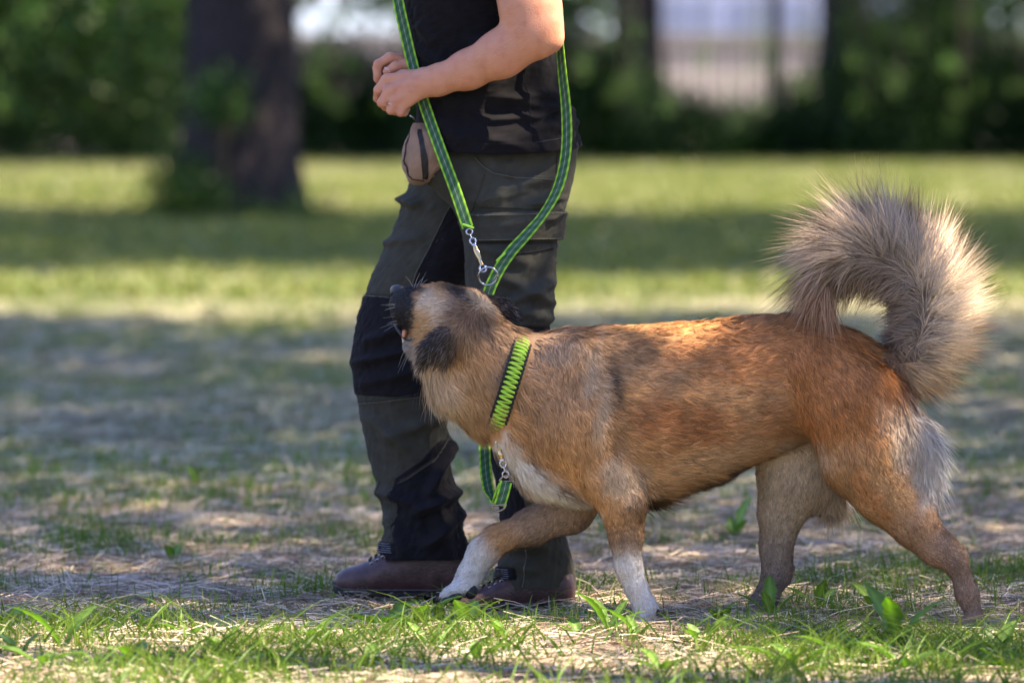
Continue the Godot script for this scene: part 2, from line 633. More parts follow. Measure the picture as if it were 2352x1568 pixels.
const SPRAYS := [
	[700, [60, 170], "right beside the thick trunk"], [790, [50, 130, 225], "between the thick trunk and the hands"], [880, [40, 215], "just left of the hands"], [1345, [45, 150], "just right of the elbow"],
	[1420, [110, 220], "over the first dark trunk right of the elbow"], [1530, [150, 245], "left of the pale van"], [1470, [60, 200], "before the left end of the pale van"], [1700, [70, 115], "before the middle of the pale van"], [1815, [90, 190], "before the right end of the pale van"], [1640, [190, 130], "below the middle of the pale van"], [1760, [160, 250], "below the right end of the pale van"],
	[1850, [60, 195], "left of the dark trunk over the back"], [1990, [50, 130, 220], "right of the dark trunk over the back"], [2085, [90, 200], "left of the dark trunk over the tail"], [2225, [50, 150, 230], "right of the dark trunk over the tail"], [2320, [90, 190], "at the right edge"],
	[40, [60, 200], "at the far left edge"], [130, [130, 40], "in the far left foliage"], [250, [90, 190], "left of the thick trunk"], [350, [50, 140], "touching the thick trunk on its left"]]

# [x, z, half x, half z, open]: holes between the leaves overhead
const GAPS := [
	[0.0, -0.27, 0.3, 0.14, 0.97], [0.1, -0.1, 0.36, 0.085, 0.96], [0.34, -0.12, 0.22, 0.12, 0.97],
	[-0.82, -0.36, 0.2, 0.13, 0.95], [-0.99, -0.44, 0.1, 0.06, 0.8], [-0.58, -0.39, 0.12, 0.06, 0.4],
	[0.62, -0.5, 0.4, 0.06, 0.7], [-1.5, -0.9, 0.3, 0.06, 0.6],
]

func crown(parent: Node3D, mesh: Mesh, m: Material, n: int, x0: float, x1: float, z0: float, z1: float, h0: float, h1: float, s0: float, s1: float) -> void:
	var xf := []
	var cols := []
	for k in n:
		var x := rng.randf_range(x0, x1)
		var z := rng.randf_range(z0, z1)
		if rng.randf() < sunny(x, z): continue
		var h := rng.randf_range(h0, h1)
		var p := Vector3(x, 0, z) + SUN * (h / SUN.y)
		xf.append(Transform3D(turn(Vector3.ONE * rng.randf_range(s0, s1), rng.randf() * TAU, rng.randf() * 2.0), p))
		var v := rng.randf_range(0.8, 1.2)
		cols.append(Color(v, v, v * rng.randf_range(0.8, 1.1)))
	many("crown", mesh, m, xf, cols, parent)

func make_trees() -> void:
	var bark := mat(Color.WHITE, 0.95, false, 0.0, 0.2)
	bark.albedo_texture = noise_tex(0.02, 512, [Color(0.018, 0.015, 0.016), Color(0.045, 0.038, 0.04), Color(0.08, 0.068, 0.068)], false, 4, 5, 6)
	bark.uv1_triplanar = true
	bark.uv1_world_triplanar = true
	bark.uv1_scale = Vector3(3.0, 0.8, 3.0)
	bark.normal_enabled = true
	bark.normal_texture = noise_tex(0.03, 256, [], true, 8.0)
	var lm := mat(Color.WHITE, 0.5, true, 0.0, 0.4)
	lm.backlight_enabled = true
	lm.backlight = Color(0.7, 0.8, 0.25)
	M.leaf = lm
	var lt := [Color(0.045, 0.1, 0.02), Color(0.06, 0.12, 0.025), Color(0.035, 0.085, 0.02), Color(0.08, 0.14, 0.03)]
	var fine := leaf_mesh(5, 0.09, 0.075, 41, lt)
	var clump := leaf_mesh(34, 0.6, 0.14, 42, lt)
	M.clump = clump

	# the tree overhead, to the right of the frame
	var t := thing("shade_tree", Vector3(5.4, 0, 2.2))
	tag(t, "broad tree right of the path whose crown shades the dog", "tree", "trees around the lawn")
	part("trunk", trunk_mesh(Vector3(5.4, 0, 2.2), 6.5, 0.34, 0.22, 3), bark, t)
	part("limb", limb_mesh([[Vector3(5.4, 4.6, 2.2), Vector3(2.2, 6.9, 1.2), 0.12], [Vector3(5.4, 5.2, 2.2), Vector3(4.2, 7.6, -1.0), 0.11], [Vector3(5.4, 5.9, 2.2), Vector3(7.5, 7.6, 1.0), 0.11], [Vector3(5.4, 5.4, 2.2), Vector3(5.6, 7.4, 4.4), 0.1]]), bark, t)
	crown(t, fine, lm, 12500, -3.4, 2.6, -4.2, 1.0, 5.2, 7.2, 0.8, 1.25)

	# crowns over the shaded bands of lawn; their trunks stand left and right of the view
	var spec := [
		[Vector3(6.5, 0, -6.0), -4.0, 4.0, -11.8, -3.9, "tall tree right of the lawn shading the grey cuttings"],
		[Vector3(8.5, 0, -17.5), -5.0, 5.0, -25.0, -14.8, "tall tree right of the lawn shading the dark band of grass"],
		[Vector3(10.5, 0, -36.0), -7.0, 7.0, -52.0, -38.5, "tall tree right of the hedge that keeps the hedge dark"],
	]
	for q in spec:
		var o: Vector3 = q[0]
		var w := thing("shade_tree", o)
		tag(w, q[5], "tree", "trees around the lawn")
		part("trunk", trunk_mesh(o, 6.5, 0.36, 0.22, 8 + int(o.x)), bark, w)
		part("limb", limb_mesh([[o + Vector3(0, 4.2, 0), o + Vector3(-3.5, 7.0, 0.6), 0.13], [o + Vector3(0, 5.0, 0), o + Vector3(-1.0, 8.0, -3.0), 0.12], [o + Vector3(0, 5.4, 0), o + Vector3(-0.5, 8.0, 3.0), 0.12]]), bark, w)
		var area: float = (float(q[2]) - float(q[1])) * (float(q[4]) - float(q[3]))
		crown(w, clump, lm, int(area * (26.0 if o.z > -30.0 else 34.0)), q[1], q[2], q[3], q[4], 5.5, 9.0, 0.7 if o.z > -30.0 else 0.4, 1.1 if o.z > -30.0 else 0.6)

	# the big trunk at the left and the thinner ones along the hedge
	var seen := [
		[555.0, -24.0, 0.4, "thick grey-brown tree trunk at the left with greenery at its foot", 5],
		[1462.0, -42.0, 0.28, "dark trunk at the hedge just right of the handler's elbow", 6],
		[1935.0, -42.0, 0.27, "dark trunk in the hedge above the dog's back", 7],
		[2145.0, -42.0, 0.34, "dark trunk in the hedge above the dog's tail", 9],
		[1780.0, -43.0, 0.07, "thin dark sapling stem before the pale van", 12],
	]
	for q in seen:
		var o := at(q[0], 600.0, q[1])
		o.y = 0
		var w := thing("tree", o)
		tag(w, q[3], "tree", "trees around the lawn")
		part("trunk", trunk_mesh(o, 7.0, q[2], float(q[2]) * 0.72, q[4]), bark, w)
		var xf := []
		var cols := []
		for k in 170:
			var d := Vector3(rng.randfn(), rng.randfn() * 0.6, rng.randfn()).limit_length(1.8) * 1.5
			if o.z > -30.0 and d.x > 0.8: continue
			xf.append(Transform3D(turn(Vector3.ONE * rng.randf_range(0.8, 1.3), rng.randf() * TAU, rng.randf()), o + Vector3(0, 7.2, 0) + d))
			var v := rng.randf_range(0.8, 1.2)
			cols.append(Color(v, v, v))
		many("crown", clump, lm, xf, cols, w)

func bush(called: String, o: Vector3, size: Vector3, n: int, label: String, cat: String, s0: float, s1: float, tint: Color, grp := "", lift := 0.0) -> void:
	var foot := Vector3(o.x, 0.0, o.z)
	var t := thing(called, foot)
	tag(t, label, cat, grp)
	var xf := []
	var cols := []
	for k in n:
		var d := Vector3(rng.randfn(), rng.randfn(), rng.randfn()).normalized() * pow(rng.randf(), 0.45)
		if lift == 0.0: d.y = absf(d.y)
		xf.append(Transform3D(turn(Vector3.ONE * rng.randf_range(s0, s1), rng.randf() * TAU, rng.randf() * 1.5), o + d * size + Vector3(0, 0.05 + lift, 0)))
		var v := rng.randf_range(0.7, 1.25)
		cols.append(Color(v * tint.r, v * tint.g, v * tint.b))
	many("foliage", M.clump, M.leaf, xf, cols, t)
	var st := Buf.new()
	for k in 5:
		var e := o + Vector3(rng.randf_range(-0.6, 0.6) * size.x, size.y * 0.8 + lift, rng.randf_range(-0.6, 0.6) * size.z)
		tube(st, PackedVector3Array([foot if lift == 0.0 else foot + Vector3(0, 4.0, 0), foot.lerp(e, 0.5) if lift == 0.0 else e + Vector3(0, 0.8, 0) + Vector3(0.05, 0.05, 0), e]), PackedFloat32Array([0.03, 0.02, 0.008]), 6)
	part("stem", commit(st), mat(Color(0.06, 0.045, 0.03), 0.9), t)

func make_background() -> void:
	var g := Color(1, 1, 1)
	# greenery left of and around the big trunk
	bush("hanging_foliage", Vector3(-3.7, 0, -25.5), Vector3(1.15, 0.95, 0.8), 330, "dense low-hanging dark foliage at the far left edge", "foliage", 0.35, 0.6, Color(0.6, 0.68, 0.6), "foliage hanging left of the big trunk", 1.42)
	bush("hanging_foliage", Vector3(-2.6, 0, -25.2), Vector3(0.55, 1.0, 0.6), 150, "loose low-hanging foliage against the left side of the thick trunk", "foliage", 0.3, 0.55, Color(0.7, 0.78, 0.65), "foliage hanging left of the big trunk", 1.35)
	bush("undergrowth", at(430, 585, -23.6), Vector3(0.34, 0.62, 0.4), 130, "leafy undergrowth at the left foot of the thick trunk", "undergrowth", 0.25, 0.4, g, "undergrowth round the thick trunk")
	bush("undergrowth", at(640, 600, -23.3), Vector3(0.5, 0.3, 0.3), 90, "low undergrowth at the right foot of the thick trunk", "undergrowth", 0.25, 0.4, g, "undergrowth round the thick trunk")
	bush("undergrowth", at(500, 280, -23.5), Vector3(0.16, 0.3, 0.16), 16, "ivy spray hanging on the left side of the thick trunk", "ivy", 0.25, 0.4, Color(1.2, 1.4, 1))
	# the hedge, bush by bush, along the far side of the lawn
	var hx := [-190, 40, 270, 500, 730, 900, 1060, 1230, 1400, 1560, 1720, 1880, 2040, 2200, 2360, 2540]
	var hh := [2.0, 2.0, 2.0, 2.0, 1.3, 1.15, 1.6, 2.0, 1.3, 0.62, 0.5, 0.8, 2.0, 1.8, 1.4, 2.0]
	for k in hx.size():
		var o := at(hx[k], 374.0, -41.0 - (k % 3) * 0.5)
		o.y = 0.0
		var where := "directly behind the handler" if hx[k] > 900 and hx[k] < 1400 else ("left of the handler" if hx[k] < 901 else "right of the handler")
		bush("hedge_shrub", o, Vector3(0.62, hh[k], 0.5), int(80 + 70 * hh[k]), "dark hedge shrub %s, %s in the row from the left" % [where, ["first", "second", "third", "fourth", "fifth", "sixth", "seventh", "eighth", "ninth", "tenth", "eleventh", "twelfth", "thirteenth", "fourteenth", "fifteenth", "last"][k]], "shrub", 0.4, 0.65, Color(0.4, 0.52, 0.48), "hedge shrubs along the far lawn")
	# sprays of leaves before the hedge that catch the sun
	for q in SPRAYS:
		for y in q[1]:
			var o := at(q[0] + 30.0 * sin(y), y, -24.0 if q[0] < 400 else -38.3)
			var t := thing("hanging_branch", o)
			tag(t, "sunlit leafy branch %s, %s" % [q[2], "high up" if y < 100 else ("at mid height" if y < 180 else "low down")], "branch", "sunlit branches before the hedge")
			var xf := []
			var cols := []
			for k in (7 if q[0] < 400 else 4):
				xf.append(Transform3D(turn(Vector3.ONE * rng.randf_range(0.1, 0.2), rng.randf() * TAU, rng.randf()), o + Vector3(rng.randfn() * 0.1, rng.randfn() * 0.08, rng.randfn() * 0.08)))
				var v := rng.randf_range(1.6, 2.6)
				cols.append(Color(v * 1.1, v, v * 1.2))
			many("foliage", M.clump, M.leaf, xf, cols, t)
			var b := Buf.new()
			tube(b, PackedVector3Array([o + Vector3(0.3, 3.5, -0.3), o + Vector3(0.1, 1.6, -0.1), o + Vector3(0, -0.1, 0)]), PackedFloat32Array([0.02, 0.012, 0.004]), 6)
			part("stem", commit(b), mat(Color(0.05, 0.04, 0.03), 0.9), t)
	# a park fence of thin upright bars behind the hedge
	var f := thing("park_fence", Vector3(0, 0, -46.0))
	tag(f, "thin dark upright-bar fence behind the hedge", "fence")
	var fm := mat(Color(0.03, 0.035, 0.03), 0.5, false, 0.6)
	var bar := CylinderMesh.new()
	bar.top_radius = 0.022
	bar.bottom_radius = 0.022
	bar.height = 1.2
	bar.radial_segments = 8
	for k in 76:
		var p := part("bar", bar, fm, f)
		p.position = Vector3(-7.2 + k * 0.205, 0.62, 0)
	for y in [0.18, 1.15]:
		var rail := BoxMesh.new()
		rail.size = Vector3(15.8, 0.03, 0.02)
		var p := part("rail", rail, fm, f)
		p.position = Vector3(0.5, y, 0.035)
	# the sunlit road beyond, a pale van on it, and the light wall across
	var road := grid(2, 2, func(u, v): return Vector3(lerpf(-120, 120, u), 0.012, lerpf(-61, -48.2, v)))
	part("road", road, mat(Color(0.4, 0.37, 0.36), 0.9), null, "structure")
	make_van(at(1670, 100, -57.0))
	var wall := thing("garden_wall", Vector3(0, 0, -53.2))
	tag(wall, "low pale plastered wall behind the thin fence", "wall")
	var wb := Buf.new()
	box(wb, Transform3D(Basis(), Vector3(0, 0.66, -53.2)), Vector3(60, 0.66, 0.12), 0.12)
	part("masonry", commit(wb), mat(Color(0.36, 0.325, 0.315), 0.9), wall)
	wb = Buf.new()
	box(wb, Transform3D(Basis(), Vector3(0, 1.355, -53.2)), Vector3(60, 0.035, 0.18), 0.12)
	part("coping", commit(wb), mat(Color(0.2, 0.19, 0.19), 0.9), wall)
	for k in 9:
		bush("street_tree", Vector3(-26.0 + k * 6.5, 1.9, -69.0 - (k % 2) * 2.0), Vector3(3.6, 4.2, 2.0), 220, "round leafy tree far behind the pale wall, %s from the left" % ["first", "second", "third", "fourth", "fifth", "sixth", "seventh", "eighth", "last"][k], "tree", 1.3, 2.2, g, "trees behind the pale wall")

func make_van(o: Vector3) -> void:
	o.y = 0.0
	var t := thing("parked_van", o)
	tag(t, "pale blue-white van parked beyond the fence", "van")
	var paint := mat(Color(0.33, 0.38, 0.56), 0.4, false, 0.0, 0.5)
	var dark := mat(Color(0.2, 0.24, 0.36), 0.3)
	var b := Buf.new()
	# side outline, pulled out across the width with rounded edges
	var outl := [Vector2(-2.4, 0.45), Vector2(-2.45, 0.95), Vector2(-1.75, 1.2), Vector2(-1.15, 1.9), Vector2(-0.8, 2.1), Vector2(2.35, 2.1), Vector2(2.5, 1.9), Vector2(2.5, 0.45)]
	var st := [-0.95, -0.9, 0.9, 0.95]
	var ins := [0.05, 0.0, 0.0, 0.05]
	for j in 4:
		for p in outl:
			b.v.append(o + Vector3(p.x * (1.0 - ins[j] * 0.4), 1.2 + (p.y - 1.2) * (1.0 - ins[j]), st[j]))
	var m := outl.size()
	for j in 3:
		for i in m:
			var a := j * m + i
			var a2 := j * m + (i + 1) % m
			b.i.append_array([a, a + m, a2, a2, a + m, a2 + m])
	for e in [0, 3]:
		for i in range(1, m - 1):
			b.i.append_array([e * m, e * m + i, e * m + i + 1])
	part("body", commit(b, false), paint, t)
	for e in [-0.957, 0.957]:
		for w in [[-1.0, -0.15], [0.0, 1.1], [1.25, 2.3]]:
			var g := Buf.new()
			box(g, Transform3D(Basis(), o + Vector3((w[0] + w[1]) / 2, 1.62, e)), Vector3((w[1] - w[0]) / 2, 0.24, 0.012), 0.2)
			part("window", commit(g), dark, t)
	for wx in [-1.5, 1.55]:
		for e in [-0.86, 0.86]:
			var g := Buf.new()
			ring(g, o + Vector3(wx, 0.34, e), Vector3(0.24, 0, 0), Vector3(0, 0.24, 0), 0.1, 24, 8)
			var ty := part("wheel", commit(g), mat(Color(0.02, 0.02, 0.02), 0.9), t)
			g = Buf.new()
			blob(g, o + Vector3(wx, 0.34, e), Vector3(0.19, 0, 0), Vector3(0, 0.19, 0), Vector3(0, 0, 0.06))
			part("rim", commit(g), mat(Color(0.5, 0.5, 0.52), 0.4, false, 0.8), ty)

# ------------------------------------------------------------------ the dog
const RUST := Color(0.56, 0.225, 0.072)
const TAN := Color(0.58, 0.31, 0.13)
const GOLD := Color(0.61, 0.375, 0.18)
const GREY := Color(0.36, 0.24, 0.16)
const CREAM := Color(0.72, 0.56, 0.39)
const WHITE := Color(0.8, 0.75, 0.69)
const BLACK := Color(0.022, 0.02, 0.021)
const DUSK := Color(0.15, 0.095, 0.065)
const PALE := Color(0.58, 0.46, 0.35)

# patches of coat on head, neck and trunk: [x, y, half length, half width, turn in degrees, colour, strength, softness]
var COAT := [
	[1760, 800, 300, 95, 3, RUST, 0.85, 0.6], [1960, 900, 120, 130, 0, RUST, 0.6, 0.6],
	[1550, 965, 150, 60, 10, Color(0.4, 0.145, 0.045), 0.75, 0.5], [1780, 960, 110, 50, -10, Color(0.42, 0.16, 0.05), 0.6, 0.6],
	[1270, 860, 130, 110, 0, GREY, 0.4, 0.7], [1480, 850, 80, 50, 20, GREY, 0.22, 0.7], [1330, 1010, 90, 120, 0, TAN, 0.4, 0.7],
	[1352, 830, 14, 80, 10, CREAM, 0.5, 0.5], [1372, 930, 16, 80, 0, CREAM, 0.55, 0.5], [1397, 868, 11, 70, -8, BLACK, 0.85, 0.5], [1405, 1000, 16, 80, 4, DUSK, 0.4, 0.6],
	[1425, 1095, 70, 45, 30, CREAM, 0.8, 0.6], [1620, 1050, 130, 34, -14, GOLD, 0.6, 0.6], [1830, 1045, 80, 40, -8, CREAM, 0.7, 0.6],
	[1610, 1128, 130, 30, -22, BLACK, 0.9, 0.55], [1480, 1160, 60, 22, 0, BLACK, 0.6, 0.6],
	[1218, 1088, 120, 30, 40, WHITE, 1.0, 0.35], [1320, 1158, 60, 16, 12, WHITE, 0.9, 0.4], [1285, 1112, 52, 11, 40, DUSK, 0.85, 0.5], [1168, 1025, 18, 40, -10, WHITE, 0.8, 0.5], [1215, 1040, 10, 60, -25, DUSK, 0.6, 0.6],
	[2122, 1030, 42, 120, -4, WHITE, 0.9, 0.5], [2078, 1010, 40, 110, -12, PALE, 0.75, 0.5], [2030, 960, 30, 80, -20, CREAM, 0.35, 0.6], [1985, 1120, 24, 90, -38, RUST, 0.7, 0.6],
	[1155, 820, 60, 110, 25, GREY, 0.6, 0.7], [1050, 880, 70, 80, 0, GOLD, 0.6, 0.7], [1000, 900, 40, 60, 0, CREAM, 0.7, 0.6], [1110, 965, 30, 36, 0, DUSK, 0.4, 0.6],
	[1290, 790, 60, 30, 10, PALE, 0.45, 0.7],
	# head
	[1065, 735, 80, 60, 10, GREY, 0.6, 0.6], [1075, 716, 62, 32, 12, DUSK, 0.85, 0.6], [1040, 690, 30, 22, 20, GREY, 0.6, 0.6], [1062, 672, 52, 13, 26, BLACK, 0.9, 0.5], [1150, 690, 40, 14, 25, TAN, 0.6, 0.5],
	[1000, 672, 36, 20, 10, TAN, 0.9, 0.5], [985, 696, 24, 34, 8, CREAM, 0.95, 0.5], [982, 745, 22, 40, 0, GOLD, 0.9, 0.5], [1020, 715, 18, 40, 15, CREAM, 0.45, 0.5],
	[922, 705, 47, 66, 0, BLACK, 1.0, 0.25], [960, 661, 26, 13, 10, BLACK, 0.9, 0.4], [1108, 690, 30, 12, 40, CREAM, 0.6, 0.5], [1165, 705, 36, 22, 20, BLACK, 0.9, 0.4], [942, 800, 22, 24, 0, Color(0.35, 0.33, 0.32), 0.85, 0.5],
]

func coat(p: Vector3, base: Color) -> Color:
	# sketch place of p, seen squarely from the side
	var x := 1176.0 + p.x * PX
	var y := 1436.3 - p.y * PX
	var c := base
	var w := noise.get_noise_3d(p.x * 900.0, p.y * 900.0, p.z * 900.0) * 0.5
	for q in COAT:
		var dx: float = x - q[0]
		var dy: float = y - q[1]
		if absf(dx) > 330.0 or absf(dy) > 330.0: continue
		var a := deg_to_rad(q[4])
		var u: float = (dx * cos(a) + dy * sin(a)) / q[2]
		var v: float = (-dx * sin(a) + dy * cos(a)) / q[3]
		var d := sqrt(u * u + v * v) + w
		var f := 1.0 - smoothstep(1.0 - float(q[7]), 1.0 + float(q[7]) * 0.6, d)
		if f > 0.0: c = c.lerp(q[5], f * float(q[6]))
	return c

# bones of the dog: [a, b, ra, rb, depth scale, blend, colour a, colour b, coat (1 uses the patches), hair a, hair b, lift]
func dog_bones() -> Array:
	var o := []
	# trunk, front to back
	var trunk := [[1285, 925, 0.0, 138], [1330, 942, 0.0, 168], [1450, 950, 0.0, 181], [1600, 925, 0.0, 173], [1740, 886, 0.0, 150], [1840, 862, 0.0, 126], [1925, 862, 0.0, 108]]
	chain(o, trunk.slice(0, 4), 0.68, 0.045, [TAN, TAN, 1.0, 0.034, 0.034, 0.11])
	chain(o, trunk.slice(3), 0.6, 0.045, [TAN, TAN, 1.0, 0.034, 0.03, 0.11])
	chain(o, [[1300, 850, 0.0, 82], [1375, 850, 0.0, 70], [1520, 838, 0.0, 64]], 0.9, 0.05, [TAN, TAN, 1.0, 0.03, 0.025, 0.1])
	# breast and neck
	chain(o, [[1070, 770, 0.0, 84], [1168, 884, 0.0, 106], [1285, 950, 0.0, 138]], 0.82, 0.05, [TAN, TAN, 1.0, 0.04, 0.052, 0.17])
	chain(o, [[1185, 1000, 0.02, 52], [1250, 1075, 0.02, 52], [1330, 1110, 0.02, 50]], 1.0, 0.05, [TAN, WHITE, 1.0, 0.04, 0.03, 0.15])
	# shaggy belly and throat
	chain(o, [[1480, 1095, 0.0, 46], [1600, 1042, 0.0, 42], [1760, 938, 0.0, 32]], 1.3, 0.05, [GOLD, GOLD, 1.0, 0.065, 0.05, 0.42])
	chain(o, [[985, 815, -0.01, 30], [1040, 880, -0.005, 44], [1105, 945, 0.0, 40]], 1.1, 0.04, [CREAM, GOLD, 1.0, 0.05, 0.045, 0.22])
	# shoulder blades and haunches
	for s in [1, -1]:
		chain(o, [[1310, 840, 0.05 * s, 66], [1318, 985, 0.072 * s, 84], [1395, 1095, 0.08 * s, 62]], 0.7, 0.03, [TAN, TAN, 1.0, 0.028, 0.024, 0.08])
		chain(o, [[1890, 850, 0.055 * s, 88], [1950, 920, 0.072 * s, 102]], 0.7, 0.035, [RUST, RUST, 1.0, 0.028, 0.028, 0.08])
	# skull, brow and muzzle; the nose points up and away
	chain(o, [[1052, 735, -0.005, 76], [1010, 722, -0.02, 66]], 0.9, 0.03, [TAN, TAN, 1.0, 0.012, 0.02, 0.12])
	chain(o, [[1010, 715, -0.02, 60], [962, 708, -0.05, 45], [930, 697, -0.075, 37]], 0.9, 0.024, [TAN, BLACK, 1.0, 0.011, 0.005, 0.1])
	chain(o, [[960, 700, -0.055, 42], [937, 724, -0.06, 36]], 0.9, 0.02, [BLACK, BLACK, 1.0, 0.006, 0.005, 0.1])
	chain(o, [[1015, 785, -0.015, 48], [960, 792, -0.05, 26], [943, 792, -0.065, 19]], 0.9, 0.02, [GOLD, BLACK, 1.0, 0.022, 0.008, 0.2])
	# the near ear hangs back and down, the far one shows behind the skull
	chain(o, [[1048, 764, 0.058, 15], [1020, 776, 0.072, 25], [992, 798, 0.076, 27], [976, 824, 0.07, 11]], 0.3, 0.01, [Color(0.05, 0.036, 0.028), BLACK, 0.0, 0.026, 0.04, 0.35])
	chain(o, [[1040, 782, 0.066, 17], [1026, 814, 0.073, 17]], 0.3, 0.01, [Color(0.07, 0.05, 0.04), Color(0.1, 0.075, 0.06), 0.0, 0.026, 0.042, 0.35])
	chain(o, [[1100, 690, -0.055, 22], [1150, 705, -0.07, 26], [1195, 728, -0.07, 10]], 0.4, 0.012, [BLACK, BLACK, 0.0, 0.02, 0.02, 0.2])
	# near foreleg, planted
	var leg := [[1395, 1090, 0.075, 62], [1432, 1165, 0.08, 50], [1438, 1235, 0.085, 36], [1443, 1300, 0.088, 29], [1462, 1350, 0.09, 24], [1482, 1395, 0.09, 24], [1478, 1432, 0.09, 26]]
	var lc := [TAN, TAN, Color(0.3, 0.18, 0.1), WHITE, WHITE, WHITE, WHITE]
	for k in leg.size() - 1: chain(o, [leg[k], leg[k + 1]], 0.85, 0.02, [lc[k], lc[k + 1], 0.0 if k > 1 else 0.5, 0.018 if k < 2 else 0.009, 0.012 if k < 1 else 0.008, 0.08])
	chain(o, [[1474, 1375, 0.09, 13], [1500, 1402, 0.09, 11]], 1.0, 0.015, [WHITE, WHITE, 0.0, 0.006, 0.005, 0.1])
	for t in [[-0.022, 4], [-0.008, 0], [0.008, 0], [0.022, 4]]:
		chain(o, [[1470 + t[1], 1436, 0.09 + t[0] * 0.8, 15], [1442 + t[1], 1440, 0.09 + t[0], 13], [1426 + t[1], 1447, 0.09 + t[0], 9]], 0.8, 0.006, [WHITE, WHITE, 0.0, 0.006, 0.006, 0.1])
	# far foreleg, reaching forward
	leg = [[1365, 1090, -0.065, 64], [1310, 1170, -0.07, 52], [1225, 1208, -0.075, 41], [1140, 1240, -0.08, 33], [1110, 1268, -0.08, 33], [1082, 1315, -0.08, 27], [1066, 1345, -0.08, 29]]
	lc = [TAN, GREY, GREY, TAN, WHITE, WHITE, WHITE]
	for k in leg.size() - 1: chain(o, [leg[k], leg[k + 1]], 0.85, 0.02, [lc[k], lc[k + 1], 0.0, 0.014 if k < 3 else 0.009, 0.012, 0.08])
	for t in [[-0.024, 6], [-0.008, 0], [0.008, 0], [0.024, 6]]:
		chain(o, [[1068 + t[1], 1345, -0.08 + t[0] * 0.8, 17], [1036 + t[1], 1358, -0.08 + t[0], 15], [1014 + t[1], 1371, -0.08 + t[0], 10]], 0.8, 0.006, [WHITE, WHITE, 0.0, 0.008, 0.006, 0.1])
	# near hind leg, pushing off behind
	leg = [[1950, 930, 0.065, 106], [1990, 1045, 0.075, 98], [2040, 1130, 0.08, 72], [2100, 1205, 0.085, 47], [2150, 1262, 0.088, 31], [2196, 1288, 0.09, 24], [2222, 1360, 0.09, 21], [2243, 1425, 0.09, 22]]
	lc = [RUST, TAN, TAN, Color(0.48, 0.27, 0.14), Color(0.43, 0.26, 0.16), Color(0.26, 0.17, 0.12), Color(0.37, 0.24, 0.16), Color(0.3, 0.21, 0.16)]
	for k in leg.size() - 1: chain(o, [leg[k], leg[k + 1]], 0.66 if k < 2 else 0.8, 0.03, [lc[k], lc[k + 1], 1.0 if k < 3 else 0.0, 0.03 if k < 2 else 0.01, 0.022 if k < 1 else 0.009, 0.08])
	chain(o, [[2120, 1190, 0.085, 26], [2180, 1245, 0.088, 15], [2203, 1262, 0.09, 13]], 0.6, 0.016, [TAN, DUSK, 0.0, 0.01, 0.006, 0.05])
	for t in [-0.02, -0.007, 0.007, 0.02]:
		chain(o, [[2243, 1424, 0.09 + t * 0.8, 14], [2216, 1436, 0.09 + t, 13], [2196, 1446, 0.09 + t, 9]], 0.8, 0.006, [GREY, GREY, 0.0, 0.006, 0.006, 0.1])
	# near thigh: the pale breeching down its back
	chain(o, [[2030, 930, 0.04, 60], [2080, 1030, 0.05, 60], [2105, 1125, 0.06, 38]], 0.8, 0.05, [PALE, WHITE, 0.6, 0.045, 0.06, 0.22])
	# far hind leg, under the body
	leg = [[1850, 950, -0.06, 110], [1830, 1090, -0.075, 88], [1796, 1175, -0.08, 51], [1782, 1255, -0.085, 32], [1784, 1315, -0.088, 28], [1757, 1380, -0.09, 25], [1722, 1425, -0.09, 24]]
	lc = [CREAM, Color(0.6, 0.45, 0.3), Color(0.54, 0.4, 0.26), Color(0.4, 0.3, 0.22), Color(0.25, 0.19, 0.15), Color(0.24, 0.19, 0.16), Color(0.42, 0.37, 0.33)]
	for k in leg.size() - 1: chain(o, [leg[k], leg[k + 1]], 0.7, 0.03, [lc[k], lc[k + 1], 0.0, 0.02 if k < 2 else 0.01, 0.01, 0.08])
	chain(o, [[1800, 1235, -0.085, 20], [1806, 1300, -0.088, 14], [1808, 1328, -0.09, 12]], 0.7, 0.016, [DUSK, Color(0.2, 0.12, 0.07), 0.0, 0.01, 0.006, 0.05])
	chain(o, [[1880, 1080, -0.07, 60], [1905, 1140, -0.075, 30]], 0.8, 0.03, [PALE, CREAM, 0.0, 0.05, 0.07, 0.25])
	for t in [-0.02, -0.007, 0.007, 0.02]:
		chain(o, [[1716, 1426, -0.09 + t * 0.8, 15], [1680, 1436, -0.09 + t, 14], [1650, 1446, -0.09 + t, 9]], 0.8, 0.006, [WHITE, WHITE, 0.0, 0.007, 0.007, 0.1])
	# tail, curled up over the back
	leg = [[1955, 828, 0.0, 50], [2020, 850, 0.0, 48], [2088, 826, 0.0, 46], [2128, 755, -0.004, 45], [2120, 672, -0.008, 44], [2070, 612, -0.01, 42], [2000, 588, -0.008, 38], [1930, 604, 0.004, 30], [1892, 650, 0.014, 18], [1880, 690, 0.02, 9]]
	lc = [RUST, TAN, Color(0.52, 0.36, 0.22), PALE, PALE, Color(0.5, 0.38, 0.28), Color(0.46, 0.34, 0.24), Color(0.42, 0.3, 0.2), Color(0.36, 0.2, 0.12), Color(0.06, 0.045, 0.04)]
	var hl := [0.035, 0.05, 0.07, 0.082, 0.09, 0.1, 0.106, 0.106, 0.104, 0.1]
	for k in leg.size() - 1: chain(o, [leg[k], leg[k + 1]], 0.8, 0.015, [lc[k], lc[k + 1], 0.0, hl[k], hl[k + 1], 0.3 if k == 0 else 0.85])
	return o

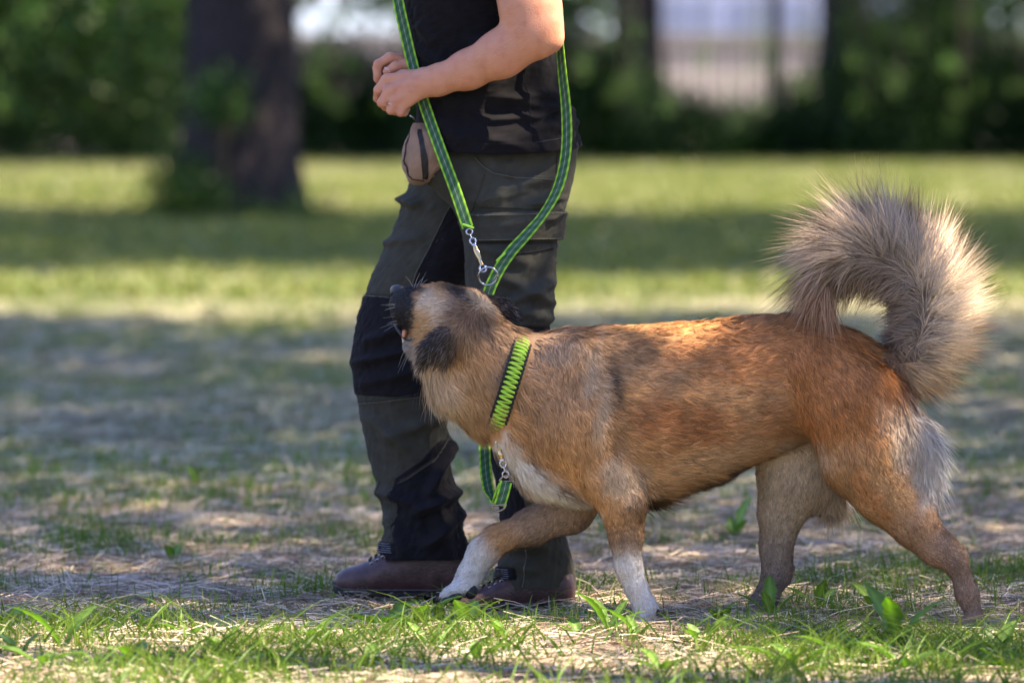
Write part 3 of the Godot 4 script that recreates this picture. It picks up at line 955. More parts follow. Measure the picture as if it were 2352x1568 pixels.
func make_dog() -> Node3D:
	var bones := dog_bones()
	var s := body(bones, 0.0105)
	var v: PackedVector3Array = s.v
	var n: PackedVector3Array = s.n
	var col := PackedColorArray()
	var flow := PackedVector3Array()
	var hair := PackedVector2Array()       # length, lift
	var hub := at(1985, 735, 0.0)          # the middle of the tail's curl
	for i in v.size():
		var p := v[i]
		var c := Color(0, 0, 0)
		var patches := 0.0
		var f := Vector3.ZERO
		var ln := 0.0
		var lift := 0.0
		var sum := 0.0
		for q in bones:
			var a: Vector3 = q[0]
			var iz: float = 1.0 / float(q[4])
			var ba: Vector3 = (q[1] as Vector3) - a
			var pa := p - a
			pa.z *= iz
			var bs := ba
			bs.z *= iz
			var t := clampf(pa.dot(bs) / maxf(bs.length_squared(), 1e-9), 0.0, 1.0)
			var d := (pa - bs * t).length() - lerpf(q[2], q[3], t)
			if d > 0.06: continue
			var w := exp(-maxf(d, -0.02) * 110.0)
			sum += w
			c += (q[6] as Color).lerp(q[7], t) * w
			patches += float(q[8]) * w
			ln += lerpf(q[9], q[10], t) * w
			lift += float(q[11]) * w
			f += ba.normalized() * w
		if sum <= 0.0:
			sum = 1.0
			f = Vector3.RIGHT
		c = c / sum
		patches /= sum
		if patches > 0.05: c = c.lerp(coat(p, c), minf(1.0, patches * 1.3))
		c.a = 1.0
		col.append(c)
		f = f.normalized() + Vector3(0, -0.22, 0)
		lift /= sum
		if lift > 0.5:   # tail hair fans out from the curl
			var out := p - hub
			out.z *= 0.3
			if out.x < -0.055:      # the tip falls over in a tuft
				f = f * 0.2 + Vector3(-0.35, -0.9, 0.1)
				lift *= 0.55
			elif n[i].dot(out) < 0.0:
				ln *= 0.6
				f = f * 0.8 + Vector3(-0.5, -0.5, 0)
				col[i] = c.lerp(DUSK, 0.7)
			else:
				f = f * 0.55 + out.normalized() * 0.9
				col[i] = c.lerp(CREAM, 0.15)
		flow.append((f - n[i] * f.dot(n[i])).normalized())
		hair.append(Vector2(ln / sum, lift))
	var dog := thing("dog", Vector3(0.4, 0, 0))
	tag(dog, "tan long-haired dog with black muzzle and curled bushy tail, walking beside the person", "dog")
	var skin := mat(Color(0.75, 0.75, 0.75), 0.8, true, 0.0, 0.25)
	part("body", mesh_of(v, n, s.i, col), skin, dog)
	grow(dog, v, n, s.i, col, flow, hair)
	dog_bits(dog)
	return dog

# hair by hair over the body: thin pointed strips that follow the flow
func grow(dog: Node3D, v: PackedVector3Array, n: PackedVector3Array, idx: PackedInt32Array, col: PackedColorArray, flow: PackedVector3Array, hair: PackedVector2Array) -> void:
	var r := RandomNumberGenerator.new()
	r.seed = 77
	var hv := PackedVector3Array()
	var hn := PackedVector3Array()
	var hc := PackedColorArray()
	var hi := PackedInt32Array()
	var cp := at(1168, 884, 0.0)                       # the collar lies here
	var cn := (at(1240, 905, 0.0) - at(1096, 860, 0.0)).normalized()
	for k in range(0, idx.size(), 3):
		var a := idx[k]
		var b := idx[k + 1]
		var c := idx[k + 2]
		var pa := v[a]
		var area := (v[b] - pa).cross(v[c] - pa).length() * 0.5
		var len0 := hair[a].x
		var dens: float = 330000.0
		if len0 > 0.045: dens = 420000.0
		elif len0 < 0.011: dens = 480000.0
		if len0 > 0.07: dens = 650000.0
		if n[a].z < -0.35: dens *= 0.3
		var want := area * dens
		var cnt := int(want) + (1 if r.randf() < want - int(want) else 0)
		for q in cnt:
			var u := r.randf()
			var w := r.randf()
			if u + w > 1.0:
				u = 1.0 - u
				w = 1.0 - w
			var t := 1.0 - u - w
			var p := pa * t + v[b] * u + v[c] * w
			if pa.x < 0.1 and pa.y > 0.36:
				var cd := (p - cp).dot(cn)
				if absf(cd) < 0.019 and pa.y < 0.66: continue
				if pa.y < 0.42 and cd > -0.034 and cd < 0.02: continue
			var nn := (n[a] * t + n[b] * u + n[c] * w).normalized()
			var f := flow[a] * t + flow[b] * u + flow[c] * w
			var hl := (hair[a] * t + hair[b] * u + hair[c] * w)
			var l := hl.x * r.randf_range(0.6, 1.2)
			var cc := col[a] * t + col[b] * u + col[c] * w
			# wisps: neighbours lean the same way
			var ps := p - f * (p.dot(f) * 0.72)
			var g := noise.get_noise_3d(ps.x * 3000.0, ps.y * 3000.0, ps.z * 3000.0)
			var g3 := noise.get_noise_3d(ps.x * 7000.0 + 90.0, ps.y * 7000.0, ps.z * 7000.0)
			var g2 := noise2.get_noise_3d(p.x * 2200.0, p.y * 2200.0, p.z * 2200.0)
			var side := nn.cross(f).normalized()
			if l > 0.055: f += side * (1.5 * noise2.get_noise_3d(p.x * 1300.0, p.y * 1300.0, p.z * 900.0))
			f = (f + side * (g * 1.25 + r.randfn() * 0.08)).normalized()
			if l > 0.055: l *= clampf(1.05 + 1.5 * g, 0.45, 1.55)
			var lift := clampf(hl.y + g2 * (0.3 if l < 0.055 else 1.0) + r.randfn() * 0.05, 0.03, 1.3)
			var d0 := (f * cos(lift) + nn * sin(lift))
			var drop := Vector3(0, -0.22, 0) * clampf(l * 12.0, 0.0, 1.0)
			var d1 := (f * cos(lift * 0.75) + nn * sin(lift * 0.75) + drop + Vector3(r.randfn(), r.randfn(), r.randfn()) * 0.07).normalized()
			var roll := r.randf_range(-0.7, 0.7)
			side = d0.cross(nn).normalized()
			side = side * cos(roll) + nn * sin(roll)
			var wd := (0.00075 + 0.005 * minf(l, 0.05)) * r.randf_range(0.55, 1.15)
			if l > 0.05: wd *= 0.72
			var tone := clampf(1.0 + 0.6 * g + 0.6 * g3 + 0.3 * noise2.get_noise_3d(p.x * 520.0, p.y * 520.0, p.z * 520.0), 0.45, 1.6) * r.randf_range(0.75, 1.22)
			tone = lerpf(tone, 1.0, clampf(cc.get_luminance() * 1.5 - 0.45, 0.0, 0.75))
			if r.randf() < 0.07: tone *= 0.5
			cc = Color(cc.r * tone, cc.g * tone, cc.b * tone)
			if l > 0.014 and cc.get_luminance() < 0.07 and r.randf() < 0.16: cc = Color(0.2, 0.18, 0.17)
			var tip := cc.lerp(CREAM * (0.6 + cc.get_luminance()), (0.22 if r.randf() < 0.6 else -0.1) * clampf(cc.get_luminance() * 5.0, 0.12, 1.0))
			var sn := (nn + Vector3(r.randfn(), r.randfn(), r.randfn()) * 0.16 + side * roll * 0.3 + f * 0.1).normalized()
			var base := hv.size()
			var p1 := p + d0 * l * 0.5
			var p2 := p1 + d1 * l * 0.5
			var root := p - nn * 0.002
			hv.append(root - side * wd)
			hv.append(root + side * wd)
			hv.append(p1 - side * wd * 0.8)
			hv.append(p1 + side * wd * 0.8)
			hv.append(p2)
			for e in 5: hn.append(sn)
			hc.append(cc)
			hc.append(cc)
			hc.append(cc)
			hc.append(cc)
			hc.append(tip)
			hi.append_array([base, base + 2, base + 1, base + 1, base + 2, base + 3, base + 2, base + 4, base + 3])
	print("hairs ", hv.size() / 5)
	var m := mat(Color.WHITE, 0.52, true, 0.0, 0.35)
	m.backlight_enabled = true
	m.backlight = Color(0.5, 0.5, 0.5)
	part("fur", mesh_of(hv, hn, hi, hc), m, dog, "stuff")

func dog_bits(dog: Node3D) -> void:
	var wet := mat(Color(0.012, 0.012, 0.014), 0.38, false, 0.0, 0.5)
	wet.normal_enabled = true
	wet.normal_texture = noise_tex(0.12, 256, [], true, 3.0)
	wet.uv1_triplanar = true
	wet.uv1_scale = Vector3.ONE * 25.0
	# nose: a rounded pad with two nostrils
	var nose := at(914, 670, -0.09)
	var b := Buf.new()
	blob(b, nose, Vector3(0.0155, 0.002, 0.004), Vector3(-0.003, 0.0145, 0.0), Vector3(0.004, 0, 0.019), Color.WHITE, 20, 14, 0.85)
	var np := part("nose", commit(b), wet, dog)
	for z in [-0.009, 0.009]:
		b = Buf.new()
		blob(b, nose + Vector3(-0.0115, -0.004, z), Vector3(0.004, 0.001, 0), Vector3(0, 0.0032, 0), Vector3(0, 0, 0.0035))
		part("nostril", commit(b), mat(Color(0.003, 0.003, 0.003), 0.8), np)
	# eyes under the brow, one to each side
	var eye_m := mat(Color(0.02, 0.011, 0.006), 0.08, false, 0.0, 0.6)
	for e in [[968, 672, -0.012], [968, 668, -0.092]]:
		b = Buf.new()
		blob(b, at(e[0], e[1], e[2]), Vector3(0.008, 0.002, 0), Vector3(0, 0.006, 0), Vector3(0, 0, 0.006))
		part("eye", commit(b), eye_m, dog)
	# lips, tongue and a lower tooth row in the open mouth
	b = Buf.new()
	tube(b, spline([at(908, 742, -0.058), at(918, 762, -0.045), at(932, 780, -0.035), at(952, 778, -0.024), at(968, 770, -0.016)], 6), PackedFloat32Array(range(25).map(func(k): return 0.0035 + 0.0015 * sin(k * 0.4))), 8, Color.WHITE, 0.7)
	part("lip", commit(b), mat(Color(0.02, 0.017, 0.018), 0.4), dog)
	b = Buf.new()
	blob(b, at(929, 766, -0.05), Vector3(0.006, -0.003, 0), Vector3(0.004, 0.011, 0), Vector3(0, 0, 0.017), Color.WHITE, 14, 10)
	part("tongue", commit(b), mat(Color(0.6, 0.25, 0.13), 0.4), dog)
	for k in 3:
		b = Buf.new()
		tube(b, PackedVector3Array([at(926 + k * 5, 786, -0.046), at(925 + k * 5, 778, -0.045), at(924 + k * 5, 772, -0.046)]), PackedFloat32Array([0.0022, 0.0018, 0.0004]), 7)
		part("tooth", commit(b), mat(Color(0.75, 0.7, 0.58), 0.3), dog)
	# whiskers
	b = Buf.new()
	var r := RandomNumberGenerator.new()
	r.seed = 8
	for k in 20:
		var o := at(918 + r.randf() * 20, 700 + r.randf() * 45, -0.045) if k < 11 else at(948 + r.randf() * 16, 655 + r.randf() * 8, -0.05 + r.randf() * 0.03)
		if k > 15: o = at(930 + r.randf() * 20, 800, -0.05)
		var d := Vector3(-1.0, -0.25 + r.randfn() * 0.35, 0.3) if k < 11 else Vector3(0.25 + r.randfn() * 0.5, 1.0, 0.3)
		if k > 15: d = Vector3(-0.6, -0.9 + r.randfn() * 0.2, 0.3)
		d = d.normalized() * r.randf_range(0.03, 0.055)
		tube(b, PackedVector3Array([o, o + d * 0.5, o + d + Vector3(0, -0.005, 0)]), PackedFloat32Array([0.0003, 0.00025, 0.0001]), 4)
	part("whiskers", commit(b), mat(Color(0.45, 0.43, 0.4), 0.4), dog, "stuff")
	# pads and claws
	var pad := mat(Color(0.014, 0.012, 0.012), 0.75)
	for q in [[1044, 1374, -0.046, 0.017, 0.0095, -20], [1083, 1360, -0.06, 0.012, 0.015, 30], [1022, 1380, -0.05, 0.012, 0.007, -15], [1146, 1318, -0.055, 0.008, 0.01, 10], [1508, 1405, 0.092, 0.007, 0.008, 20]]:
		b = Buf.new()
		var a := deg_to_rad(q[5])
		blob(b, at(q[0], q[1], q[2]), Vector3(cos(a), -sin(a), 0) * q[3], Vector3(sin(a), cos(a), 0) * q[4], Vector3(0, 0, 0.012), Color.WHITE, 14, 10)
		part("paw_pad", commit(b), pad, dog)
	for q in [[1014, 1372, -0.08, 6], [1426, 1447, 0.09, 4], [2196, 1446, 0.09, 0], [1650, 1446, -0.09, 0]]:
		for t in [-0.022, -0.008, 0.008, 0.022]:
			b = Buf.new()
			var o := at(q[0] + (q[3] if absf(t) > 0.01 else 0), q[1], q[2] + t)
			tube(b, PackedVector3Array([o, o + Vector3(-0.008, -0.002, 0), o + Vector3(-0.013, -0.008, 0)]), PackedFloat32Array([0.0032, 0.0025, 0.0005]), 6)
			part("claw", commit(b), mat(Color(0.05, 0.04, 0.035), 0.4), dog)

# ------------------------------------------------------------------ the handler
# a garment leg or trunk: rows of [y, left x, right x, middle z, half depth], folds as [x1, y1, x2, y2, width, height]
class Loft:
	var rows: Array
	var folds: Array
	var ripple := 0.003
	var power := 1.0
	var host
	func prof(y: float) -> Array:
		var m := rows.size()
		var k := 0
		while k < m - 2 and float(rows[k + 1][0]) < y: k += 1
		var a: Array = rows[k]
		var b: Array = rows[k + 1]
		var t := clampf((y - a[0]) / (b[0] - a[0]), 0.0, 1.0)
		var p: Array = rows[maxi(k - 1, 0)]
		var n: Array = rows[mini(k + 2, m - 1)]
		var o := []
		for q in range(1, 5):
			var va: float = a[q]
			var vb: float = b[q]
			o.append(lerpf(lerpf(va, vb, t), cubic_interpolate(va, vb, p[q], n[q], t), 0.7))
		return o
	func theta(x: float, y: float) -> float:
		var f := prof(y)
		return acos(clampf(((f[0] + f[1]) * 0.5 - x) / ((f[1] - f[0]) * 0.5), -0.999, 0.999))
	func pt(th: float, y: float, off := 0.0) -> Vector3:
		var f := prof(y)
		var a: float = (f[1] - f[0]) * 0.5
		var cs := cos(th)
		var sn := sin(th)
		var x: float = (f[0] + f[1]) * 0.5 - a * signf(cs) * pow(absf(cs), power)
		var z: float = f[2] + f[3] * signf(sn) * pow(absf(sn), power)
		var h := off
		if sn > -0.3:
			for q in folds:
				var d := Vector2(q[2] - q[0], q[3] - q[1])
				var l := d.length()
				var e := Vector2(x - q[0], y - q[1])
				var t := e.dot(d) / (l * l)
				if t < -0.3 or t > 1.3: continue
				var s := absf(e.cross(d)) / l / float(q[4])
				if s > 2.2: continue
				h += 1.75 * float(q[5]) * exp(-s * s) * smoothstep(-0.3, 0.1, t) * (1.0 - smoothstep(0.9, 1.3, t))
		var wx := x * 0.0012 + sn
		h += ripple * (host.noise.get_noise_3d(wx * 1100.0, y * 1.2 + x * 0.4, cs * 40.0) + 0.45 * host.noise2.get_noise_3d(x * 2.6 + y, y * 2.1, sn * 160.0))
		var nrm := Vector3(-cs * f[3], 0.0, sn * a / 1137.0).normalized()
		return host.at(x, y, z) + nrm * h

func loft_mesh(l: Loft, y0: float, y1: float, nu: int, nv: int, bottom = null) -> ArrayMesh:
	return grid(nu, nv, func(u, v):
		var th: float = u * TAU
		var yb: float = y1 if bottom == null else float(bottom.call(th))
		return l.pt(th, lerpf(y0, yb, v)), true)

# a piece sewn on: between left and right edges given at heights, [y, left x, right x], tilt lowers its right side
func sewn(l: Loft, rows: Array, off: float, nu := 40, nv := 40, tilt := 0.0, wrap := 0.0) -> ArrayMesh:
	var y0: float = rows[0][0]
	var y1: float = rows[rows.size() - 1][0]
	return grid(nu, nv, func(u, v):
		var y := lerpf(y0, y1, v)
		var k := 0
		while k < rows.size() - 2 and float(rows[k + 1][0]) < y: k += 1
		var t: float = (y - rows[k][0]) / (rows[k + 1][0] - rows[k][0])
		var a := l.theta(lerpf(rows[k][1], rows[k + 1][1], t), y) - wrap
		var b := l.theta(lerpf(rows[k][2], rows[k + 1][2], t), y) + wrap
		var edge := minf(minf(u, 1.0 - u) * nu, minf(v, 1.0 - v) * nv)
		return l.pt(lerpf(a, b, u), y + tilt * u, off if edge > 0.5 else -0.0008))

func seam(l: Loft, pts: Array, r := 0.0013, off := 0.0015) -> ArrayMesh:
	var b := Buf.new()
	var p := PackedVector3Array()
	for k in pts.size() - 1:
		for q in 10:
			var x := lerpf(pts[k][0], pts[k + 1][0], q / 10.0)
			var y := lerpf(pts[k][1], pts[k + 1][1], q / 10.0)
			p.append(l.pt(l.theta(x, y), y, off))
	var rr := PackedFloat32Array()
	for k in p.size(): rr.append(r)
	tube(b, p, rr, 6)
	return commit(b)

# a row of stitches: short threads
func stitches(l: Loft, pts: Array, off := 0.0022, step := 5.0) -> ArrayMesh:
	var b := Buf.new()
	for k in pts.size() - 1:
		var a := Vector2(pts[k][0], pts[k][1])
		var e := Vector2(pts[k + 1][0], pts[k + 1][1])
		var m := int((e - a).length() / step)
		for q in m:
			var s := a.lerp(e, float(q) / m)
			var t := a.lerp(e, (q + 0.62) / m)
			tube(b, PackedVector3Array([l.pt(l.theta(s.x, s.y), s.y, off), l.pt(l.theta(t.x, t.y), t.y, off)]), PackedFloat32Array([0.0009, 0.0009]), 5)
	return commit(b)

func merge(parts: Array) -> ArrayMesh:
	var st := SurfaceTool.new()
	for m in parts: st.append_from(m, 0, Transform3D.IDENTITY)
	return st.commit()

func new_loft(rows: Array, folds: Array, ripple: float, power := 1.0) -> Loft:
	var l := Loft.new()
	l.rows = rows
	l.folds = folds
	l.ripple = ripple
	l.power = power
	l.host = self
	return l

func make_person() -> Node3D:
	var o := thing("person", Vector3(0.05, 0, -0.42))
	tag(o, "person in black t-shirt and dark olive work trousers walking left, hands held at the waist", "person")
	make_skin(o)
	var olive := cloth(Color(0.054, 0.053, 0.043), 60, 0.85, 0.2)
	var black := cloth(Color(0.016, 0.0155, 0.019), 60, 0.85, 0.2)
	var knit := cloth(Color(0.0115, 0.0108, 0.0122), 60, 0.95, 0.2, 0.7)
	M.olive = olive
	M.black = black
	# ---- trousers
	var far := new_loft([[300, 985, 1312, -0.5, 0.08], [335, 960, 1316, -0.5, 0.085], [400, 946, 1305, -0.5, 0.09], [440, 934, 1288, -0.5, 0.092], [480, 920, 1258, -0.5, 0.094], [540, 897, 1200, -0.5, 0.094], [600, 868, 1120, -0.5, 0.092], [640, 851, 1085, -0.5, 0.088], [680, 838, 1056, -0.5, 0.082], [730, 824, 1030, -0.5, 0.078], [780, 815, 1012, -0.5, 0.075], [830, 810, 1000, -0.5, 0.072], [920, 822, 1004, -0.5, 0.07], [970, 831, 1026, -0.5, 0.07], [1060, 850, 1030, -0.5, 0.07], [1130, 869, 1046, -0.5, 0.072], [1180, 881, 1056, -0.5, 0.074], [1215, 886, 1062, -0.5, 0.074], [1250, 874, 1073, -0.5, 0.074], [1300, 868, 1072, -0.5, 0.074]],
		[[925, 455, 960, 470, 10, 0.012], [860, 560, 960, 545, 9, 0.006], [850, 780, 960, 740, 12, 0.008], [830, 830, 950, 800, 10, 0.008], [840, 880, 960, 850, 12, 0.006], [850, 960, 930, 1030, 14, 0.008], [900, 1000, 1010, 960, 14, 0.007], [880, 1130, 960, 1160, 12, 0.01], [1030, 1020, 985, 1130, 11, 0.012], [1040, 1130, 960, 1175, 12, 0.013], [900, 1190, 930, 1270, 14, 0.008], [1050, 1180, 985, 1250, 13, 0.01], [1000, 1160, 1030, 1280, 16, 0.007]], 0.0045)
	var near := new_loft([[300, 1000, 1322, -0.345, 0.085], [335, 982, 1327, -0.345, 0.09], [400, 962, 1320, -0.34, 0.097], [440, 1000, 1310, -0.34, 0.098], [480, 1040, 1298, -0.335, 0.098], [520, 1057, 1288, -0.33, 0.096], [560, 1066, 1282, -0.33, 0.094], [620, 1068, 1272, -0.325, 0.09], [740, 1072, 1262, -0.32, 0.084], [860, 1086, 1254, -0.315, 0.08], [1000, 1112, 1256, -0.31, 0.075], [1100, 1140, 1264, -0.305, 0.072], [1200, 1152, 1288, -0.3, 0.07], [1260, 1156, 1308, -0.3, 0.07], [1310, 1140, 1320, -0.3, 0.07], [1360, 1138, 1322, -0.3, 0.07]],
		[[1130, 355, 1150, 480, 18, 0.006], [1160, 430, 1260, 410, 10, 0.004], [1170, 372, 1172, 402, 7, 0.007], [1285, 430, 1240, 470, 9, 0.007], [1280, 480, 1250, 505, 7, 0.008], [1290, 455, 1225, 465, 6, 0.005], [1100, 460, 1200, 440, 14, 0.004], [1100, 560, 1200, 600, 14, 0.005], [1160, 640, 1250, 690, 13, 0.008], [1180, 690, 1255, 650, 12, 0.008], [1120, 700, 1250, 730, 14, 0.006], [1150, 1010, 1200, 1150, 16, 0.006], [1180, 1260, 1250, 1250, 14, 0.01], [1160, 1290, 1230, 1310, 12, 0.006]], 0.004)
	var tr := part("trousers", merge([loft_mesh(near, 300, 1356, 110, 190, func(th): return 1352.0 + 4.0 * cos(th)), loft_mesh(far, 300, 1290, 110, 190, func(th): return 1279.0 - 12.0 * cos(th))]), olive, o)
	part("stretch_panel", sewn(far, [[440, 1046, 1150], [500, 1018, 1150], [560, 990, 1140], [620, 958, 1100], [684, 938, 1050]], 0.0015, 30, 60), black, tr)
	part("knee_patch", sewn(far, [[676, 838, 1056], [760, 818, 1018], [830, 810, 1000], [905, 820, 1000]], 0.003, 90, 60, 14.0, 0.7), black, tr)
	part("gaiter_panel", sewn(far, [[1010, 1024, 1030], [1060, 990, 1030], [1100, 930, 1036], [1140, 920, 1050], [1180, 916, 1056], [1240, 912, 1072], [1287, 905, 1072]], 0.002, 60, 70, 0.0, 0.3), black, tr)
	part("cuff_tab", sewn(far, [[1150, 884, 918], [1200, 884, 916], [1255, 876, 912]], 0.003, 16, 26), olive, tr)
	part("knee_patch", sewn(near, [[740, 1072, 1262], [860, 1086, 1254], [960, 1104, 1255]], 0.002, 50, 50, 8.0, 0.5), black, tr)
	part("gaiter_panel", sewn(near, [[1010, 1113, 1200], [1100, 1141, 1215], [1200, 1153, 1225], [1240, 1155, 1222], [1252, 1156, 1215]], 0.002, 40, 50, 0.0, 0.3), black, tr)
	part("cargo_pocket", sewn(near, [[556, 1092, 1276], [640, 1094, 1268], [730, 1098, 1262], [752, 1110, 1252]], 0.008, 44, 48), olive, tr)
	part("pocket_flap", sewn(near, [[488, 1084, 1288], [520, 1086, 1284], [557, 1096, 1280]], 0.017, 44, 20, -5.0), olive, tr)
	part("pocket_zip", sewn(near, [[584, 1150, 1262], [592, 1150, 1262]], 0.0105, 30, 3, -18.0), black, tr)
	part("hip_pocket", sewn(near, [[396, 1136, 1282], [430, 1122, 1286], [478, 1096, 1290]], 0.003, 40, 30, 8.0), olive, tr)
	var thread := mat(Color(0.16, 0.155, 0.13), 0.9)
	for q in [[[1090, 357], [1104, 374], [1130, 392], [1180, 402], [1270, 408]], [[1112, 400], [1104, 430], [1090, 470], [1082, 488]], [[1270, 560], [1262, 650], [1255, 735]], [[1282, 350], [1276, 420], [1284, 480]], [[1098, 566], [1096, 650], [1102, 742]]]:
		part("seam", seam(near, q), olive, tr)
	for q in [[[1092, 362], [1108, 380], [1134, 397], [1182, 407], [1270, 412]], [[1086, 494], [1180, 492], [1284, 488]], [[1098, 551], [1180, 549], [1278, 547]], [[1212, 1262], [1204, 1330], [1200, 1350]]]:
		part("stitching", stitches(near, q, 0.0192 if q[0][1] > 484 and q[0][1] < 556 else 0.004), thread, tr, "stuff")
	for q in [[[1052, 440], [1020, 500], [990, 562], [958, 622], [938, 682]], [[842, 672], [890, 676], [950, 684]], [[824, 922], [880, 917], [960, 906], [1000, 898]], [[1026, 1000], [1000, 1050], [935, 1096], [916, 1104]], [[872, 1100], [880, 1150]]]:
		part("seam", seam(far, q, 0.0012, 0.0028), olive, tr)
		part("stitching", stitches(far, q.map(func(e): return [e[0] - 3, e[1] + 6]), 0.0036), thread, tr, "stuff")
	var refl := mat(Color(0.26, 0.26, 0.3), 0.45, false, 0.2)
	for q in [[far, 1243, 871, 900], [near, 1302, 1139, 1170]]:
		var l: Loft = q[0]
		var tb := part("reflective_strap", sewn(l, [[q[1] - 4, q[2], q[3] + 3], [q[1] + 27, q[2], q[3] + 3]], 0.005, 12, 8, 4.0, 0.2), black, tr)
		for k in 5:
			part("stripe", sewn(l, [[q[1] + 1 + k * 5, q[2] + 2, q[3]], [q[1] + 4 + k * 5, q[2] + 2, q[3]]], 0.0062, 8, 3, 4.0, 0.1), refl, tb)
	# ---- t-shirt
	var shirt := new_loft([[-330, 1080, 1215, -0.42, 0.06], [-300, 1060, 1225, -0.42, 0.075], [-275, 1020, 1240, -0.42, 0.14], [-245, 985, 1252, -0.42, 0.185], [-200, 950, 1268, -0.42, 0.2], [-120, 926, 1285, -0.42, 0.195], [-40, 924, 1288, -0.42, 0.185], [40, 930, 1284, -0.42, 0.178], [120, 945, 1282, -0.42, 0.17], [200, 956, 1296, -0.42, 0.17], [260, 956, 1314, -0.42, 0.174], [310, 960, 1329, -0.41, 0.19], [352, 974, 1336, -0.41, 0.195], [380, 980, 1338, -0.41, 0.195]],
		[[960, 110, 1020, 150, 12, 0.008], [955, 150, 1060, 240, 18, 0.006], [1120, 275, 1230, 268, 10, 0.007], [1230, 268, 1290, 230, 9, 0.006], [1150, 225, 1270, 215, 12, 0.007], [1180, 230, 1290, 255, 10, 0.006], [1130, 320, 1200, 338, 9, 0.005], [1000, 270, 1060, 320, 16, 0.006], [1240, 290, 1320, 280, 12, 0.006], [1090, 100, 1190, 80, 14, 0.008], [1080, 130, 1130, 118, 9, 0.005], [965, 60, 1000, 100, 14, 0.006], [1310, 250, 1280, 300, 9, 0.005]], 0.005, 0.8)
	var hem := func(th): return 346.0 + 14.0 * sin(th) * (1.0 if sin(th) > 0.0 else 0.3) - 12.0 * (0.5 - 0.5 * cos(th)) - 8.0 * maxf(cos(th), 0.0)
	var ts := part("t_shirt", merge([loft_mesh(shirt, -330, 352, 130, 200, hem)]), knit, o)
	part("side_seam", seam(shirt, [[1192, -60], [1190, 60], [1194, 200], [1203, 280], [1207, 350]], 0.0009, 0.0003), black, ts)
	part("hem_fold", grid(130, 8, func(u, v):
		var th: float = u * TAU
		return shirt.pt(th, lerpf(float(hem.call(th)) - 27.0, float(hem.call(th)) + 1.0, v), 0.0018 if v > 0.1 and v < 0.95 else -0.0006), true), knit, ts)
	part("stitching", stitches(shirt, [[1215, 327], [1260, 320], [1300, 313]], 0.003), mat(Color(0.06, 0.06, 0.07), 0.9), ts, "stuff")
	for s in [[-0.225, -0.16, 1150, 1206], [-0.615, -0.64, 1150, 1200]]:
		var sl := Buf.new()
		var a0 := at(s[2] - 15, -255, s[0] - (0.03 if s[0] > -0.4 else -0.03))
		var a1 := at(s[3] - 15, -40, (s[0] + s[1]) * 0.5 - 0.0)
		tube(sl, PackedVector3Array([a0, a0.lerp(a1, 0.15), a0.lerp(a1, 0.5), a1, a1 + Vector3(0, 0.004, 0), a0.lerp(a1, 0.6)]), PackedFloat32Array([0.045, 0.075, 0.08, 0.085, 0.079, 0.07]), 36)
		part("sleeve", commit(sl), knit, ts)
	make_shoes(o)
	# ---- ring on the finger
	var g := Buf.new()
	var ra := at(897, 241, -0.2535)
	var fd := (at(897, 252, -0.252) - at(906, 231, -0.256)).normalized()
	var s1 := fd.cross(Vector3(0.2, 0.3, 1)).normalized()
	ring(g, ra, s1 * 0.0102, s1.cross(fd) * 0.0102, 0.0011, 30, 8)
	blob(g, ra - s1 * 0.0108, Vector3(0.0026, 0, 0), Vector3(0, 0.0026, 0), Vector3(0, 0, 0.0026), Color.WHITE, 8, 6)
	part("finger_ring", commit(g), mat(Color(0.75, 0.72, 0.66), 0.2, false, 1.0), o)
	return o

